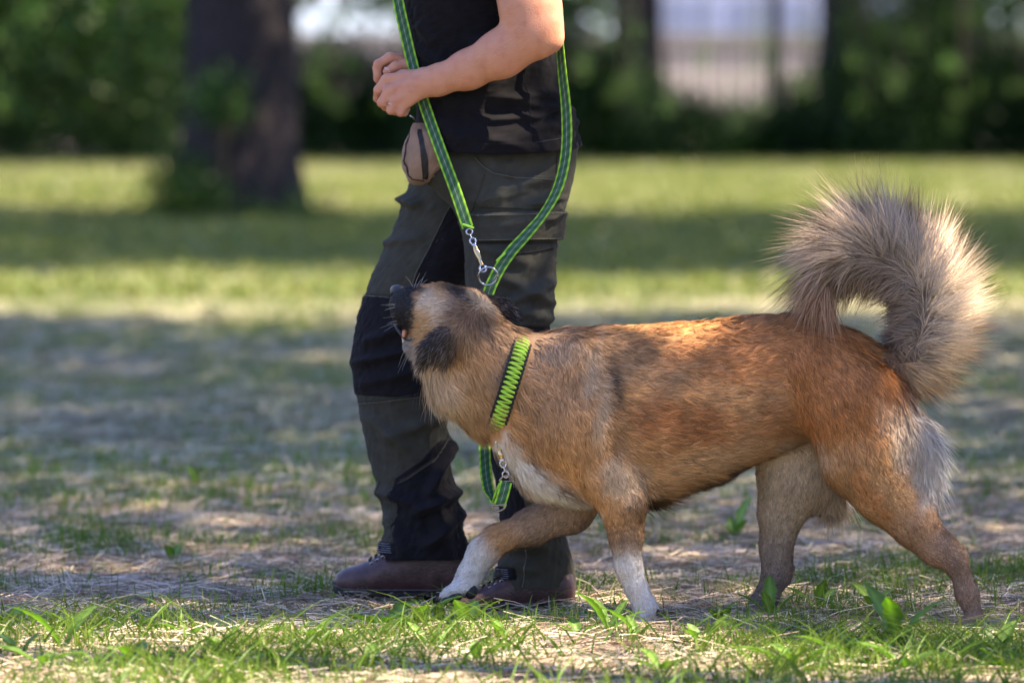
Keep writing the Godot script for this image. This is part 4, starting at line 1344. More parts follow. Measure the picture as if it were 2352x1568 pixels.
func make_skin(o: Node3D) -> void:
	var sm := mat(Color(0.6, 0.295, 0.185), 0.5, false, 0.0, 0.35)
	sm.albedo_texture = noise_tex(0.012, 256, [Color(0.86, 0.7, 0.66), Color(1, 0.93, 0.9), Color(1, 1, 1)], false, 4, 6, 17)
	sm.uv1_triplanar = true
	sm.uv1_world_triplanar = true
	sm.uv1_scale = Vector3.ONE * 9.0
	sm.subsurf_scatter_enabled = true
	sm.subsurf_scatter_strength = 0.12
	sm.normal_enabled = true
	sm.normal_texture = noise_tex(0.09, 256, [], true, 2.0)
	sm.normal_scale = 0.5
	M.skin = sm
	var arm := []
	chain(arm, [[1150, -215, -0.245, 58], [1192, -60, -0.2, 60], [1218, 15, -0.175, 67], [1234, 62, -0.165, 60]], 0.85, 0.03)
	chain(arm, [[1222, 84, -0.165, 54], [1150, 124, -0.185, 51], [1075, 160, -0.215, 41], [1005, 184, -0.24, 31], [985, 188, -0.246, 29]], 0.85, 0.03)
	chain(arm, [[1250, 70, -0.16, 42], [1268, 91, -0.158, 24]], 0.9, 0.02)
	# back of the hand, then the curled fingers
	var mcp := [[888, 181, -0.272, 12.5], [892, 209, -0.258, 13], [905, 231, -0.253, 12.5], [922, 246, -0.254, 11.5]]
	var wr := [[972, 172, -0.258, 15], [972, 183, -0.249, 16], [975, 194, -0.246, 16], [980, 203, -0.248, 15]]
	for k in 4: chain(arm, [[988, 188, -0.247, 22], wr[k], mcp[k]], 1.0, 0.011)
	var fin := [
		[mcp[0], [868, 206, -0.27, 10.5], [866, 226, -0.287, 9.3], [880, 230, -0.3, 8]],
		[mcp[1], [876, 236, -0.255, 10.8], [886, 246, -0.275, 9.6], [900, 238, -0.288, 8.4]],
		[mcp[2], [897, 253, -0.25, 10.4], [908, 256, -0.268, 9.2], [918, 246, -0.28, 8]],
		[mcp[3], [919, 259, -0.252, 9.3], [929, 259, -0.266, 8.3], [936, 250, -0.276, 7.2]]]
	for q in fin: chain(arm, q, 1.0, 0.004)
	chain(arm, [[968, 172, -0.272, 15], [925, 172, -0.292, 12.5], [896, 180, -0.302, 10.5], [880, 188, -0.306, 8.5]], 1.0, 0.006)
	var s := body(arm, 0.0042)
	var all0 := s
	var all := [mesh_of(s.v, s.n, s.i)]
	# the far arm
	arm = []
	chain(arm, [[1150, -215, -0.6, 58], [1195, -60, -0.63, 58], [1225, 60, -0.66, 52], [1140, 120, -0.6, 48], [1040, 146, -0.46, 38], [985, 146, -0.385, 29]], 0.9, 0.03)
	s = body(arm, 0.007)
	all.append(mesh_of(s.v, s.n, s.i))
	arm = []
	mcp = [[895, 132, -0.33, 12.5], [893, 138, -0.349, 12.5], [897, 145, -0.367, 12], [904, 154, -0.383, 11]]
	wr = [[958, 142, -0.352, 15], [958, 146, -0.364, 15], [960, 150, -0.376, 15], [962, 155, -0.386, 14]]
	for k in 4: chain(arm, [[985, 147, -0.38, 25], wr[k], mcp[k]], 1.0, 0.011)
	fin = [
		[mcp[0], [868, 147, -0.326, 10.6], [868, 172, -0.326, 9.4], [879, 186, -0.33, 8.2]],
		[mcp[1], [866, 156, -0.347, 10.6], [867, 181, -0.347, 9.4], [880, 192, -0.349, 8.2]],
		[mcp[2], [870, 163, -0.366, 10.2], [871, 186, -0.366, 9.2], [882, 196, -0.366, 8]],
		[mcp[3], [878, 170, -0.382, 9.2], [880, 188, -0.382, 8.2], [890, 196, -0.382, 7.2]]]
	for q in fin: chain(arm, q, 1.0, 0.004)
	chain(arm, [[958, 148, -0.345, 16], [938, 148, -0.322, 14], [908, 152, -0.31, 11.3], [887, 164, -0.306, 9]], 1.0, 0.006)
	s = body(arm, 0.0035)
	all.append(mesh_of(s.v, s.n, s.i))
	# neck and head, above the frame, looking down at the dog
	var hd := []
	chain(hd, [[1130, -230, -0.42, 70], [1105, -330, -0.42, 54], [1090, -390, -0.42, 56]], 1.0, 0.03)
	chain(hd, [[1110, -470, -0.42, 88], [1085, -440, -0.42, 84]], 0.86, 0.04)
	chain(hd, [[1060, -430, -0.42, 60], [1048, -382, -0.42, 46], [1030, -360, -0.42, 24]], 0.85, 0.03)
	chain(hd, [[1012, -450, -0.42, 12], [994, -412, -0.42, 13]], 0.8, 0.012)
	chain(hd, [[1012, -385, -0.42, 14], [1012, -374, -0.42, 13]], 1.6, 0.01)
	for z in [-0.348, -0.492]: chain(hd, [[1110, -450, z, 20], [1112, -415, z, 13]], 0.4, 0.008)
	s = body(hd, 0.006)
	all.append(mesh_of(s.v, s.n, s.i))
	var sk := part("body", merge(all), sm, o)
	for z in [-0.392, -0.448]:
		var e := Buf.new()
		blob(e, at(1022, -440, z), Vector3(0.011, 0, 0), Vector3(0, 0.009, 0), Vector3(0, 0, 0.013))
		part("eye", commit(e), mat(Color(0.7, 0.68, 0.66), 0.15), sk)
	# pale down on the forearm
	var dn := Buf.new()
	var rr := RandomNumberGenerator.new()
	rr.seed = 3
	var av: PackedVector3Array = all0.v
	var an: PackedVector3Array = all0.n
	for k in 1500:
		var q := rr.randi() % av.size()
		var p := av[q]
		if p.x < -0.15 or p.x > 0.1 or p.y > 1.29: continue
		var d := (Vector3(-0.8, -0.5, 0.1) + Vector3(rr.randfn(), rr.randfn(), rr.randfn()) * 0.25)
		d = (d - an[q] * d.dot(an[q])).normalized() * rr.randf_range(0.006, 0.012) + an[q] * 0.003
		var sd := d.cross(an[q]).normalized() * 0.00022
		var i := dn.v.size()
		dn.v.append_array([p - sd, p + sd, p + d])
		for t in 3: dn.n.append(an[q])
		dn.i.append_array([i, i + 2, i + 1])
	part("arm_hair", commit(dn), mat(Color(0.6, 0.45, 0.3), 0.5), sk, "stuff")
	# thumb nail of the far hand
	var nb := Buf.new()
	blob(nb, at(889, 160, -0.3), Vector3(0.006, -0.005, 0), Vector3(0.0022, 0.003, 0), Vector3(0, 0.001, 0.0014), Color.WHITE, 14, 8)
	part("thumbnail", commit(nb), mat(Color(0.66, 0.42, 0.36), 0.3), sk)
	var h := Buf.new()
	blob(h, at(1122, -478, -0.42), Vector3(0.088, 0.02, 0), Vector3(-0.02, 0.082, 0), Vector3(0, 0, 0.083), Color.WHITE, 32, 18)
	tube(h, spline([at(1195, -490, -0.42), at(1230, -440, -0.42), at(1225, -370, -0.42), at(1215, -300, -0.42)], 6), PackedFloat32Array(range(19).map(func(k): return 0.02 + 0.012 * sin(k * 0.17) - 0.0009 * k)), 12)
	var hm := mat(Color(0.07, 0.045, 0.03), 0.6)
	hm.normal_enabled = true
	hm.normal_texture = noise_tex(0.1, 256, [], true, 6.0)
	hm.uv1_triplanar = true
	hm.uv1_scale = Vector3(20, 2, 20)
	part("hair", commit(h), hm, o, "stuff")

# rows: [x, top y, bottom y, half width]
func shoe_mesh(rows: Array, z: float, up: float, grow_: float, flat: float, skew := 0.0) -> ArrayMesh:
	var x0: float = rows[0][0]
	var x1: float = rows[rows.size() - 1][0]
	return grid(48, 60, func(u, v):
		var vv: float = 0.5 - 0.5 * cos(v * PI)
		var x := lerpf(x0, x1, vv)
		var k := 0
		while k < rows.size() - 2 and float(rows[k + 1][0]) < x: k += 1
		var t: float = (x - rows[k][0]) / (rows[k + 1][0] - rows[k][0])
		var p: Array = rows[maxi(k - 1, 0)]
		var n: Array = rows[mini(k + 2, rows.size() - 1)]
		var f := []
		for q in range(1, 4): f.append(cubic_interpolate(rows[k][q], rows[k + 1][q], p[q], n[q], t))
		var th: float = u * TAU
		var cs := cos(th)
		var sn := sin(th)
		var top: float = lerpf(f[1], f[0], up)
		var mid: float = (top + f[1]) * 0.5
		var hh: float = (f[1] - top) * 0.5
		var yy: float = mid + hh * signf(cs) * pow(absf(cs), flat)
		var w: float = (f[2] + grow_) * signf(sn) * pow(absf(sn), flat)
		if cs < 0.0: w *= 1.0 - 0.32 * pow(-cs, 2.0) * (1.0 - flat * 0.3)
		var crease: float = 0.0012 * sin(x * 0.25) * maxf(-cs, 0.0) * (1.0 if absf(vv - 0.33) < 0.12 else 0.0)
		return at(x, yy, z + skew * (vv - 0.4) + w) + Vector3(0, crease, 0), true, true)

func make_shoes(o: Node3D) -> void:
	var leather := mat(Color.WHITE, 0.42, false, 0.0, 0.5)
	leather.albedo_texture = noise_tex(0.02, 256, [Color(0.038, 0.018, 0.018), Color(0.064, 0.031, 0.031), Color(0.105, 0.055, 0.054)], false, 4, 5, 4)
	leather.uv1_triplanar = true
	leather.uv1_world_triplanar = true
	leather.uv1_scale = Vector3.ONE * 6.0
	leather.normal_enabled = true
	leather.normal_texture = noise_tex(0.08, 256, [], true, 3.0)
	leather.normal_scale = 0.4
	var rubber := mat(Color(0.014, 0.013, 0.013), 0.7)
	var grey := mat(Color(0.1, 0.09, 0.085), 0.6)
	var lace := mat(Color(0.02, 0.016, 0.018), 0.9)
	var steel := mat(Color(0.5, 0.48, 0.46), 0.3, false, 1.0)
	var far := [[766, 1334, 1350, 0.004], [772, 1318, 1362, 0.026], [790, 1306, 1370, 0.039], [820, 1297, 1373, 0.046], [850, 1285, 1373, 0.048], [880, 1268, 1373, 0.046], [930, 1245, 1373, 0.041], [990, 1232, 1373, 0.037], [1045, 1236, 1373, 0.037], [1072, 1250, 1372, 0.03], [1080, 1290, 1366, 0.006]]
	var near := [[1032, 1392, 1398, 0.004], [1038, 1380, 1404, 0.026], [1056, 1368, 1406, 0.04], [1082, 1360, 1406, 0.047], [1110, 1348, 1406, 0.048], [1140, 1330, 1405, 0.046], [1190, 1308, 1404, 0.041], [1250, 1298, 1403, 0.037], [1295, 1302, 1403, 0.037], [1316, 1318, 1402, 0.03], [1322, 1350, 1396, 0.006]]
	for q in [[far, -0.5], [near, -0.283]]:
		var rows: Array = q[0]
		var z: float = q[1]
		var up := part("shoe", shoe_mesh(rows, z, 1.0, 0.0, 0.8), leather, o)
		part("sole", shoe_mesh(rows.map(func(r): return [r[0] + (3.0 if float(r[0]) > float(rows[5][0]) else -3.0), lerpf(r[2], r[1], 0.3) if float(r[3]) < 0.01 else r[2] - 17.0, r[2], r[3]]), z, 1.0, 0.0035, 0.45), rubber, up)
		part("welt", shoe_mesh(rows.map(func(r): return [r[0] + (4.0 if float(r[0]) > float(rows[5][0]) else -4.0), lerpf(r[2], r[1], 0.4) if float(r[3]) < 0.01 else r[2] - 20.0, r[2] - 15.0, r[3]]), z, 1.0, 0.0048, 0.5), grey, up)
		for k in 4:
			var x: float = float(rows[4][0]) - 2.0 + k * 13.0
			var y: float = float(rows[4][1]) - k * 7.5
			var b := Buf.new()
			tube(b, spline([at(x + 4, y + 8, z + 0.03), at(x, y + 1, z + 0.014), at(x + 5, y - 5, z), at(x, y + 1, z - 0.014), at(x + 4, y + 8, z - 0.03)], 5), PackedFloat32Array(range(21).map(func(_k): return 0.0022)), 7)
			part("lace", commit(b), lace, up)
			b = Buf.new()
			ring(b, at(x + 5, y + 10, z + 0.031), Vector3(0.0035, 0.001, 0), Vector3(0, 0.0035, 0.001), 0.0012, 14, 6)
			part("eyelet", commit(b), steel, up)
		var tb := Buf.new()
		var tp := []
		for k in 7: tp.append(at(float(rows[2][0]) + 4 + k * 6.0 + absf(k - 3.0) * 6.0, lerpf(rows[3][1], rows[2][1], 0.5) + 3.0 + absf(k - 3.0) * 7.0, z + (k - 3.0) * 0.0125))
		tube(tb, spline(tp, 5), PackedFloat32Array(range(31).map(func(_k): return 0.0016)), 6)
		part("toe_seam", commit(tb), leather, up)

# ------------------------------------------------------------------ leash, collar, pouch
func web_tex() -> ImageTexture:
	var w := 64
	var h := 128
	var im := Image.create(w, h, false, Image.FORMAT_RGB8)
	var neon := Color(0.72, 0.98, 0.3)
	var dark := Color(0.12, 0.27, 0.17)
	var mid := Color(0.4, 0.6, 0.42)
	var r := RandomNumberGenerator.new()
	r.seed = 6
	for y in h:
		for x in w:
			var u := absf(x + 0.5 - w * 0.5) / (w * 0.5)
			var c := dark
			if u > 0.69: c = neon * (0.86 + 0.14 * sin(y * TAU / 4.0))
			elif u < 0.07: c = Color(0.75, 0.8, 0.74) if (y % 16) < 11 else dark
			elif u > 0.14 and u < 0.63:
				var ph := (y + (4 if u > 0.4 else 0)) % 8
				c = mid if ph < 4 else dark
				if absf(u - 0.4) < 0.035: c = dark
			c = c * r.randf_range(0.84, 1.12) * (0.9 + 0.1 * sin(y * 0.05 + x * 0.1))
			im.set_pixel(x, y, Color(c.r, c.g, c.b))
	return ImageTexture.create_from_image(im)

# a flat strap along points; side gives the direction of its width at each
func strap(pts: PackedVector3Array, sides: PackedVector3Array, half: float, thick := 0.0011) -> ArrayMesh:
	var b := Buf.new()
	var run := 0.0
	var sec := [[-1.0, 0.0], [-0.94, 1.0], [0.0, 1.05], [0.94, 1.0], [1.0, 0.0], [0.94, -1.0], [0.0, -1.05], [-0.94, -1.0], [-1.0, 0.0]]
	for k in pts.size():
		if k: run += (pts[k] - pts[k - 1]).length()
		var d := (pts[mini(k + 1, pts.size() - 1)] - pts[maxi(k - 1, 0)]).normalized()
		var s := (sides[k] - d * sides[k].dot(d)).normalized()
		var n := s.cross(d)
		for q in sec:
			b.v.append(pts[k] + s * half * float(q[0]) + n * thick * float(q[1]))
			b.uv.append(Vector2((float(q[0]) + 1.0) * 0.5, run / 0.02))
	for k in pts.size() - 1:
		for q in 8:
			var a := k * 9 + q
			b.i.append_array([a, a + 1, a + 9, a + 1, a + 10, a + 9])
	b.n = normals_of(b.v, b.i)
	return commit(b)

# control points [x, y, z, width direction]
func strap_along(ctrl: Array, half: float, per := 10) -> ArrayMesh:
	var p := []
	var s := []
	for q in ctrl:
		p.append(at(q[0], q[1], q[2]))
		s.append(q[3])
	return strap(spline(p, per), spline(s, per), half)

# a trigger hook: swivel eye, chain links, knurled body and hook, from a down to b
func snap_hook(parent: Node3D, a: Vector3, b: Vector3, gold: Material, steel: Material) -> void:
	var d := (b - a)
	var l := d.length()
	d = d / l
	var s := d.cross(Vector3(0, 0, 1)).normalized()
	var f := Vector3(0, 0, 1)
	var o := Buf.new()
	ring(o, a + d * 0.006, s * 0.0065, d * 0.0065, 0.0016, 20, 8)
	ring(o, a + d * 0.017, f * 0.004, d * 0.0065, 0.0015, 18, 8)
	var root := part("hook_link", commit(o), steel, parent, "stuff")
	root.remove_meta("kind")
	o = Buf.new()
	ring(o, a + d * 0.028, s * 0.0062, d * 0.007, 0.0018, 20, 8)
	blob(o, a + d * 0.036, s * 0.0055, d * 0.003, f * 0.0045, Color.WHITE, 12, 8, 0.6)
	part("swivel", commit(o), steel, parent)
	o = Buf.new()
	var c0 := a + d * 0.038
	var c1 := a + d * (l - 0.012)
	var p := PackedVector3Array()
	var r := PackedFloat32Array()
	for k in 19:
		var t := k / 18.0
		p.append(c0.lerp(c1, t))
		r.append(0.0036 + 0.0024 * sin(clampf(t * 1.4, 0.0, 1.0) * PI) + (0.0005 if k % 2 and t > 0.25 and t < 0.7 else 0.0))
	tube(o, p, r, 12, Color.WHITE, 0.8)
	part("hook_body", commit(o), gold, parent)
	o = Buf.new()
	tube(o, spline([c1 - d * 0.004, c1 + s * 0.007 + d * 0.004, c1 + s * 0.004 + d * 0.013, c1 - s * 0.004 + d * 0.012, c1 - s * 0.005 + d * 0.001], 5), PackedFloat32Array(range(21).map(func(_k): return 0.0021)), 8)
	part("hook_jaw", commit(o), steel, parent)

func make_leash() -> void:
	var wm := mat(Color.WHITE, 0.7, false, 0.0, 0.3)
	wm.albedo_texture = web_tex()
	wm.normal_enabled = true
	wm.normal_texture = M.weave
	wm.normal_scale = 0.5
	wm.uv1_scale = Vector3.ONE
	var steel := mat(Color(0.62, 0.62, 0.64), 0.22, false, 1.0)
	var gold := mat(Color(0.62, 0.47, 0.25), 0.25, false, 1.0)
	var bronze := mat(Color(0.3, 0.25, 0.2), 0.25, false, 1.0)
	var o := thing("dog_leash", at(1110, 620, -0.2))
	tag(o, "neon and dark green webbing leash slung over the shoulder and clipped to the collar", "leash")
	var X := Vector3(1, 0, 0)
	var h := 0.0122
	# over the chest, round the shoulder and back, and down past the hip
	part("front_strap", strap_along([
		[1255, -120, -0.33, Vector3(0.3, 0.2, 1)], [1235, -230, -0.4, Vector3(0.4, 0.3, 1)], [1150, -318, -0.47, Vector3(0, 0.2, 1)], [1020, -270, -0.44, Vector3(-0.2, 0.2, 1)], [940, -190, -0.37, Vector3(0.3, 0, 1)], [905, -80, -0.325, Vector3(0.8, 0, 0.6)],
		[914, 0, -0.315, Vector3(1, 0.1, 0.3)], [929, 70, -0.31, Vector3(1, 0.15, 0.2)], [948, 150, -0.305, Vector3(1, 0.2, 0.2)], [973, 235, -0.285, Vector3(1, 0.25, 0.15)], [1008, 335, -0.238, Vector3(1, 0.3, 0.1)], [1043, 430, -0.224, Vector3(1, 0.35, 0.1)], [1074, 522, -0.213, Vector3(1, 0.35, 0)]], h), wm, o)
	part("hip_strap", strap_along([
		[1255, -120, -0.33, Vector3(0.3, 0.2, 1)], [1276, -20, -0.27, Vector3(0.5, 0, 1)], [1284, 80, -0.235, Vector3(0.6, 0, 0.8)], [1291, 160, -0.222, Vector3(0.75, 0.1, 0.7)], [1301, 260, -0.215, Vector3(0.9, 0.05, 0.5)], [1300, 350, -0.208, Vector3(1, -0.1, 0.5)], [1282, 430, -0.2, Vector3(0.9, -0.4, 0.6)],
		[1248, 492, -0.197, Vector3(0.6, -0.5, 0.75)], [1208, 540, -0.195, Vector3(0.6, -0.7, 0.5)], [1172, 580, -0.19, Vector3(0.75, -0.6, 0.15)], [1140, 630, -0.183, Vector3(0.9, -0.45, 0)], [1117, 690, -0.18, Vector3(1, -0.3, 0)], [1108, 780, -0.19, X], [1108, 900, -0.185, X], [1112, 1000, -0.15, X], [1115, 1075, -0.09, X],
		[1122, 1125, -0.03, Vector3(1, -0.3, 0.2)], [1131, 1147, 0.02, Vector3(0.8, -0.6, 0.3)], [1142, 1150, 0.045, Vector3(0.9, 0.4, 0.2)], [1152, 1128, 0.052, Vector3(1, 0.4, 0)], [1162, 1107, 0.052, Vector3(1, 0.35, 0)]], h), wm, o)
	part("end_tab", strap_along([[1163, 1106, 0.056, Vector3(1, 0.3, 0)], [1159, 1122, 0.058, Vector3(1, 0.35, 0)], [1153, 1143, 0.057, Vector3(1, 0.3, 0)], [1147, 1161, 0.054, Vector3(1, 0.1, 0)]], h), wm, o)
	for q in [[1075, 519, -0.2085], [1150, 590, -0.182]]:
		var st := Buf.new()
		box(st, Transform3D(Basis(Vector3(0, 0, 1), -0.32 if q[0] < 1100 else 0.75), at(q[0], q[1], q[2])), Vector3(0.0128, 0.0022, 0.003), 0.3)
		part("keeper_band", commit(st), mat(Color(0.35, 0.75, 0.06), 0.7), o)
	snap_hook(o, at(1076, 526, -0.21), at(1112, 622, -0.172), gold, steel)
	var b := Buf.new()
	ring(b, at(1121, 634, -0.166), Vector3(0.0195, 0.003, 0.004), Vector3(-0.002, 0.0185, 0.006), 0.0019, 40, 10)
	part("ring", commit(b), steel, o)
	b = Buf.new()
	ring(b, at(1164, 1104, 0.052), Vector3(0.014, 0.002, 0), Vector3(0, 0.011, 0.002), 0.0019, 30, 10, Color.WHITE, -0.15, PI + 0.15)
	tube(b, PackedVector3Array([at(1164 - 16, 1106, 0.052), at(1164 + 16, 1104, 0.052)]), PackedFloat32Array([0.0019, 0.0019]), 8)
	part("d_ring", commit(b), bronze, o)
	b = Buf.new()
	ring(b, at(1146, 1160, 0.054), Vector3(0.0145, 0.002, 0), Vector3(0, 0.0115, 0), 0.002, 30, 10, Color.WHITE, PI - 0.1, TAU + 0.1)
	tube(b, PackedVector3Array([at(1146 - 16.5, 1161, 0.054), at(1146 + 16.5, 1158, 0.054)]), PackedFloat32Array([0.002, 0.002]), 8)
	part("d_ring", commit(b), bronze, o)
	snap_hook(o, at(1163, 1096, 0.053), at(1143, 1014, 0.056), gold, steel)

func make_collar() -> void:
	var c := at(1168, 886, 0.0)
	var long := (at(1206, 770, 0.0) - at(1133, 1000, 0.0)) * 0.5
	var nrm := long.cross(Vector3(0, 0, 1)).normalized()          # along the neck, towards the head
	if nrm.x > 0.0: nrm = -nrm
	var o := thing("dog_collar", c)
	tag(o, "wide collar of woven neon green and black cord round the dog's neck", "collar")
	var a := 1.0
	var z := 0.101
	var rim := func(t: float, up: float, off: float) -> Vector3:
		# t = 0 at the throat, round the near side to the nape and back
		var e: Vector3 = -long * cos(t) * a + Vector3(0, 0, z) * sin(t)
		return c + e + e.normalized() * off + nrm * up
	var black := mat(Color(0.012, 0.012, 0.013), 0.75)
	var neon := mat(Color(0.42, 0.7, 0.06), 0.6)
	neon.normal_enabled = true
	neon.normal_texture = M.weave
	neon.uv1_triplanar = true
	neon.uv1_scale = Vector3.ONE * 60.0
	part("band", grid(90, 4, func(u, v): return rim.call(u * TAU, lerpf(-0.014, 0.014, v), 0.0005), true, true), black, o)
	# the cord goes to and fro across the band
	var turns := 66
	for k in turns:
		var t0 := TAU * (k + 0.5 + rng.randf_range(-0.14, 0.14)) / turns
		if t0 < 0.13 or t0 > TAU - 0.13: continue
		var b := Buf.new()
		var dt := TAU / turns
		tube(b, PackedVector3Array([rim.call(t0 - dt * 0.25, -0.0145, 0.001), rim.call(t0 - dt * 0.2, -0.011, 0.0045), rim.call(t0, 0.0, 0.0056), rim.call(t0 + dt * 0.2, 0.011, 0.0045), rim.call(t0 + dt * 0.25, 0.0145, 0.001)]), PackedFloat32Array([0.002, 0.0024, 0.0026, 0.0024, 0.002]), 8)
		tube(b, PackedVector3Array([rim.call(t0 + dt * 0.75, -0.0135, 0.001), rim.call(t0 + dt * 0.6, -0.009, 0.0028), rim.call(t0 + dt * 0.4, 0.009, 0.0028), rim.call(t0 + dt * 0.25, 0.0135, 0.001)]), PackedFloat32Array([0.0018, 0.002, 0.002, 0.0018]), 6)
		part("cord", commit(b), neon, o)
	for s in [-1.0, 1.0]:
		var p := PackedVector3Array()
		var r := PackedFloat32Array()
		for k in 265:
			var t := TAU * k / 264.0
			p.append(rim.call(t, s * (0.0165 + 0.0008 * sin(t * 66.0)), 0.0022 + 0.0016 * sin(t * 66.0 + s)))
			r.append(0.0026 + 0.0007 * sin(t * 132.0))
		var b := Buf.new()
		tube(b, p, r, 7)
		part("edge_cord", commit(b), black, o)
	var b2 := Buf.new()
	var low: Vector3 = rim.call(0.1, 0.0, 0.009)
	box(b2, Transform3D(Basis(nrm, -long.normalized(), Vector3(0, 0, 1)), low), Vector3(0.0165, 0.0075, 0.016), 0.25)
	part("buckle", commit(b2), mat(Color(0.012, 0.012, 0.012), 0.35), o)
	b2 = Buf.new()
	var steel := mat(Color(0.45, 0.44, 0.44), 0.25, false, 1.0)
	var lo: Vector3 = low - long.normalized() * 0.008 + Vector3(0, 0, 0.014)
	tube(b2, PackedVector3Array([lo + nrm * 0.015 + long.normalized() * 0.012, lo + nrm * 0.015, lo, lo - nrm * 0.015, lo - nrm * 0.015 + long.normalized() * 0.012, lo + nrm * 0.015 + long.normalized() * 0.012]), PackedFloat32Array([0.0015, 0.0015, 0.0015, 0.0015, 0.0015, 0.0015]), 8)
	part("slide", commit(b2), steel, o)
	b2 = Buf.new()
	ring(b2, at(1144, 1012, 0.05), Vector3(0.0105, -0.002, 0.001), Vector3(0, 0.009, 0.004), 0.0018, 26, 8)
	part("ring", commit(b2), steel, o)

func make_pouch() -> void:
	var c := at(975, 355, -0.4)
	var o := thing("treat_pouch", c)
	tag(o, "tan treat pouch with black zip worn at the front of the waist", "pouch")
	var tan := cloth(Color(0.3, 0.2, 0.145), 60, 0.85, 0.12)
	var yb := 425.0
	# [y, left, right, half depth]
	var rows := [[282, 950, 1010, 0.03], [300, 940, 1030, 0.062], [325, 928, 1040, 0.078], [355, 923, 1036, 0.08], [385, 924, 1022, 0.072], [405, 930, 1002, 0.058], [418, 938, 985, 0.042], [425, 950, 970, 0.016]]
	var l := new_loft(rows.map(func(r): return [r[0], r[1], r[2], -0.318, r[3] * 0.8]), [[935, 300, 932, 400, 5, -0.003], [990, 400, 1010, 380, 5, 0.002]], 0.003, 0.85)
	var bag := part("bag", loft_mesh(l, 282, yb, 70, 50), tan, o)
	var black := mat(Color(0.014, 0.013, 0.014), 0.6)
	part("zip_tape", grid(8, 40, func(u, v):
		var y: float = lerpf(296, 412, v)
		var x: float = 966.0 + 7.0 * sin(v * 2.6) + lerpf(-5.5, 5.5, u) + v * 4.0
		return l.pt(l.theta(x, y), y, 0.0016)), black, bag)
	for k in 26:
		var y: float = 300.0 + k * 4.2
		var v: float = (y - 296.0) / 116.0
		var x: float = 966.0 + 7.0 * sin(v * 2.6) + v * 4.0
		var b := Buf.new()
		box(b, Transform3D(Basis(), l.pt(l.theta(x, y), y, 0.002)), Vector3(0.0016, 0.0011, 0.001), 0.4)
		part("zip_tooth", commit(b), black, bag)
	part("seam", seam(l, [[938, 300], [931, 330], [928, 370], [934, 398], [950, 412], [975, 416]], 0.0016, 0.001), black, bag)
	part("seam", seam(l, [[978, 412], [1000, 400], [1018, 378]], 0.0016, 0.001), tan, bag)
	var b := Buf.new()
	tube(b, spline([at(955, 276, -0.33), at(950, 270, -0.325), at(945, 267, -0.325), at(942, 266, -0.33)], 5), PackedFloat32Array(range(16).map(func(_k): return 0.0018)), 7)
	part("clip", commit(b), mat(Color(0.5, 0.5, 0.52), 0.3, false, 1.0), o)

# ------------------------------------------------------------------ weeds in the grass
# a toothed, creased leaf along +z, bent down towards its tip
func weed_leaf(l: float, w: float, teeth: float, bend: float, seed_: int, blunt := 0.0) -> ArrayMesh:
	var r := RandomNumberGenerator.new()
	r.seed = seed_
	var b := Buf.new()
	var m := 22
	var c0 := Color(0.115, 0.2, 0.035) * r.randf_range(0.85, 1.2)
	for k in m + 1:
		var t := float(k) / m
		var shape := pow(sin(PI * pow(t, 0.85 - blunt * 0.2)), 0.8 - blunt * 0.3) * w * (0.28 + 0.72 * smoothstep(0.05, 0.75, t))
		shape += 0.0022 * (1.0 - t)
		var cut := 1.0 - teeth * (0.5 + 0.5 * sin(t * 30.0 + r.randf() * 0.5)) * (1.0 - t * 0.6)
		var y: float = sin(t * bend) / maxf(bend, 0.01) * l
		var dn := (1.0 - cos(t * bend)) / maxf(bend, 0.01) * l
		var mid := Vector3(0, -dn, y)
		for q in [-1.0, -0.5, 0.0, 0.5, 1.0]:
			var x: float = q * shape * (cut if absf(q) > 0.7 else 1.0)
			b.v.append(mid + Vector3(x, absf(q) * shape * 0.3 - (0.0008 if q == 0.0 else 0.0) + r.randfn() * 0.0006, 0))
			b.c.append((c0 * 1.5 + Color(0.04, 0.04, 0.02)) if q == 0.0 else c0 * r.randf_range(0.9, 1.1))
	for k in m:
		for q in 4:
			var a := k * 5 + q
			b.i.append_array([a, a + 1, a + 5, a + 1, a + 6, a + 5])
	return commit(b)

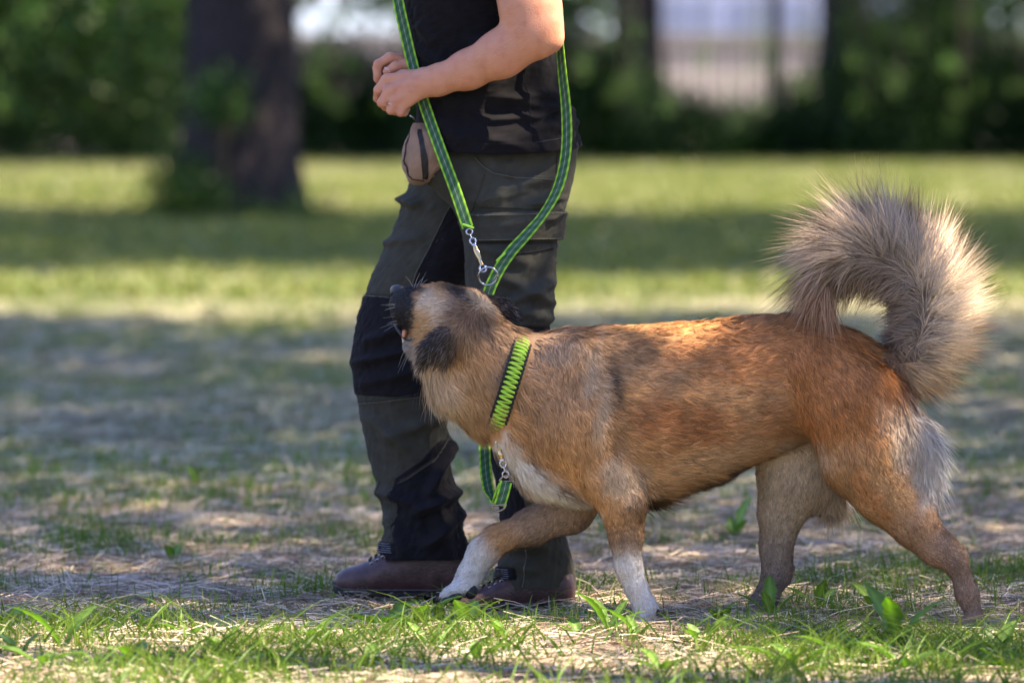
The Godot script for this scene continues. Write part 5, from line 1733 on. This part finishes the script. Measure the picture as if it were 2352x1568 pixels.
func make_weeds() -> void:
	var lm := mat(Color.WHITE, 0.42, true, 0.0, 0.45)
	lm.backlight_enabled = true
	lm.backlight = Color(0.7, 0.85, 0.2)
	var kinds := [weed_leaf(0.11, 0.019, 0.4, 0.7, 1), weed_leaf(0.09, 0.017, 0.3, 0.5, 2), weed_leaf(0.08, 0.02, 0.05, 0.6, 3, 1.0), weed_leaf(0.12, 0.017, 0.5, 0.9, 4), weed_leaf(0.065, 0.018, 0.08, 0.4, 5, 1.0)]
	# [x, y of the foot on the lawn in the sketch, leaves, size, steepness, words]
	var spots := [
		[148, 1502, 2, 1.15, 1.35, "tall upright toothed weed leaf at lower left"], [45, 1522, 3, 0.9, 1.2, "blurred weed in the lower left corner"], [15, 1440, 5, 0.9, 0.7, "low weed at the left edge of the frame"],
		[505, 1508, 4, 0.75, 1.1, "broad-leaved weed left of the shoes at the front edge"], [440, 1478, 4, 0.7, 0.8, "small weed between the left weeds and the shoes"], [600, 1468, 5, 1.0, 0.5, "flat weed below the toe of the far shoe"],
		[800, 1462, 6, 1.1, 0.45, "flat dandelion rosette under the far shoe's toe"], [880, 1455, 6, 1.15, 0.7, "dandelion rosette below the far shoe"], [950, 1450, 5, 1.0, 0.9, "dandelion in front of the reaching paw"], [1010, 1448, 4, 0.85, 1.2, "upright weed just below the reaching paw"],
		[1075, 1452, 4, 0.95, 1.15, "upright weed right of the reaching paw"], [1190, 1440, 4, 0.8, 0.6, "low weed below the near shoe's heel"], [985, 1498, 4, 0.85, 1.0, "sunlit weed below the reaching paw at the front"], [1165, 1490, 3, 0.7, 1.1, "sunlit weed in front of the near shoe"],
		[1330, 1478, 3, 0.7, 1.1, "sunlit weed left of the planted white paw"], [1400, 1470, 4, 0.9, 1.2, "weed standing against the planted white paw"], [1465, 1482, 3, 0.8, 1.2, "pale weed just right of the planted white paw"], [1610, 1492, 3, 0.95, 1.2, "bright blurred weed left of the far hind paw"],
		[1655, 1452, 4, 0.75, 1.1, "weed in front of the far hind paw"], [1770, 1440, 4, 0.85, 1.2, "weed behind the far hind foot"], [1880, 1420, 3, 0.8, 1.3, "small weed between the hind legs"], [2010, 1415, 3, 0.8, 1.2, "weed just left of the near hind foot"],
		[2060, 1505, 3, 1.35, 1.4, "tall blurred weed before the near hind leg"], [2200, 1518, 6, 1.0, 0.8, "bright weed clump below the near hind foot"], [2290, 1510, 4, 0.9, 1.2, "blurred weed in the lower right corner"], [1940, 1520, 4, 0.8, 0.9, "bright weed at the front edge between the hind legs"],
		[2240, 1370, 3, 0.7, 1.1, "weed behind the near hind foot"], [395, 1290, 2, 0.7, 1.35, "lone weed on the dry cuttings left of the shoes"], [450, 1120, 2, 0.8, 1.35, "lone blurred weed far left of the trousers"], [1690, 1240, 4, 0.9, 1.3, "blurred weed seen between fore and hind legs"], [240, 1455, 4, 0.7, 0.7, "low weed on the cuttings at left"], [690, 1440, 4, 0.8, 0.5, "flat weed left of the far shoe"],
		[100, 1545, 4, 0.9, 0.9, "bright blurred weed at the bottom edge, far left"], [310, 1540, 4, 1.0, 0.8, "bright blurred weed at the bottom edge, below the lone weeds"], [610, 1548, 5, 0.9, 0.7, "bright blurred weed at the bottom edge, left of the far shoe"], [860, 1540, 4, 1.0, 0.9, "bright blurred weed at the bottom edge, below the far shoe"], [1090, 1535, 4, 0.9, 1.0, "bright blurred weed at the bottom edge, below the near shoe"],
		[1520, 1550, 4, 0.8, 0.9, "bright blurred weed at the bottom edge, right of the planted paw"], [1830, 1545, 5, 1.0, 0.8, "bright blurred weed at the bottom edge, below the belly's end"], [2085, 1548, 5, 1.0, 0.9, "bright blurred weed at the bottom edge, left of the near hind foot"], [2320, 1545, 4, 1.0, 0.9, "bright blurred weed at the bottom edge, far right"], [720, 1500, 4, 0.9, 1.0, "weed on the sunlit edge left of the far shoe's toe"],
	]
	for q in spots:
		# where the line of sight to that reading meets the lawn
		var v: Vector3 = at(q[0], q[1], 0.0) - EYE
		var p := EYE + v * (EYE.y / -v.y)
		p.y = height(p.x, p.z)
		var t := thing("weed", p)
		tag(t, q[5], "weed", "weeds growing in the lawn")
		var yaw0 := rng.randf() * TAU
		for k in q[2]:
			var o := MeshInstance3D.new()
			o.name = "leaf"
			o.mesh = kinds[rng.randi() % kinds.size()]
			o.material_override = lm
			var s: float = float(q[3]) * rng.randf_range(0.75, 1.3)
			var pitch: float = float(q[4]) * rng.randf_range(0.75, 1.1)
			o.transform = Transform3D(Basis(Vector3.UP, yaw0 + TAU * k / int(q[2]) + rng.randf_range(-0.4, 0.4)) * Basis(Vector3.RIGHT, -pitch).scaled(Vector3.ONE * s), Vector3(0, 0.001, 0))
			t.add_child(o, true)

func _ready() -> void:
	var cam := Camera3D.new()
	cam.name = "camera"
	add_child(cam)
	cam.position = EYE
	cam.rotation = Vector3(-PITCH, 0, 0)
	cam.near = 0.1
	cam.far = 3000.0
	cam.fov = 7.892
	var att := CameraAttributesPhysical.new()
	att.frustum_focal_length = 173.98
	att.frustum_focus_distance = 9.98
	att.exposure_aperture = 2.9
	att.frustum_near = 0.1
	att.frustum_far = 3000.0
	cam.attributes = att
	cam.current = true

	var env := Environment.new()
	var sky := Sky.new()
	var ps := ProceduralSkyMaterial.new()
	ps.sky_top_color = Color(0.4, 0.5, 0.74)
	ps.sky_horizon_color = Color(0.8, 0.83, 0.9)
	ps.sky_curve = 0.18
	ps.ground_bottom_color = Color(0.25, 0.26, 0.2)
	ps.ground_horizon_color = Color(0.5, 0.52, 0.48)
	ps.sky_energy_multiplier = 0.85
	sky.sky_material = ps
	env.background_mode = Environment.BG_SKY
	env.sky = sky
	env.tonemap_mode = Environment.TONE_MAPPER_LINEAR
	env.tonemap_exposure = 4.0
	env.sdfgi_enabled = true
	env.ssao_enabled = true
	env.ssil_enabled = true
	var we := WorldEnvironment.new()
	we.name = "world_environment"
	we.environment = env
	add_child(we)

	var sun := DirectionalLight3D.new()
	sun.name = "sun"
	sun.light_color = Color(1.0, 0.93, 0.82)
	sun.light_energy = 1.6
	sun.light_angular_distance = 0.5
	sun.shadow_enabled = true
	add_child(sun)
	sun.look_at_from_position(SUN * 20.0, Vector3.ZERO, Vector3.UP)

	rng.seed = 20
	noise.seed = 4
	noise.frequency = 0.02
	noise2.seed = 9
	noise2.frequency = 0.02
	M.weave = weave_map()

	var t0 := Time.get_ticks_msec()
	make_ground()
	make_lawn()
	make_trees()
	make_background()
	make_person()
	make_leash()
	make_pouch()
	make_dog()
	make_collar()
	make_weeds()
	print("setting ", Time.get_ticks_msec() - t0)
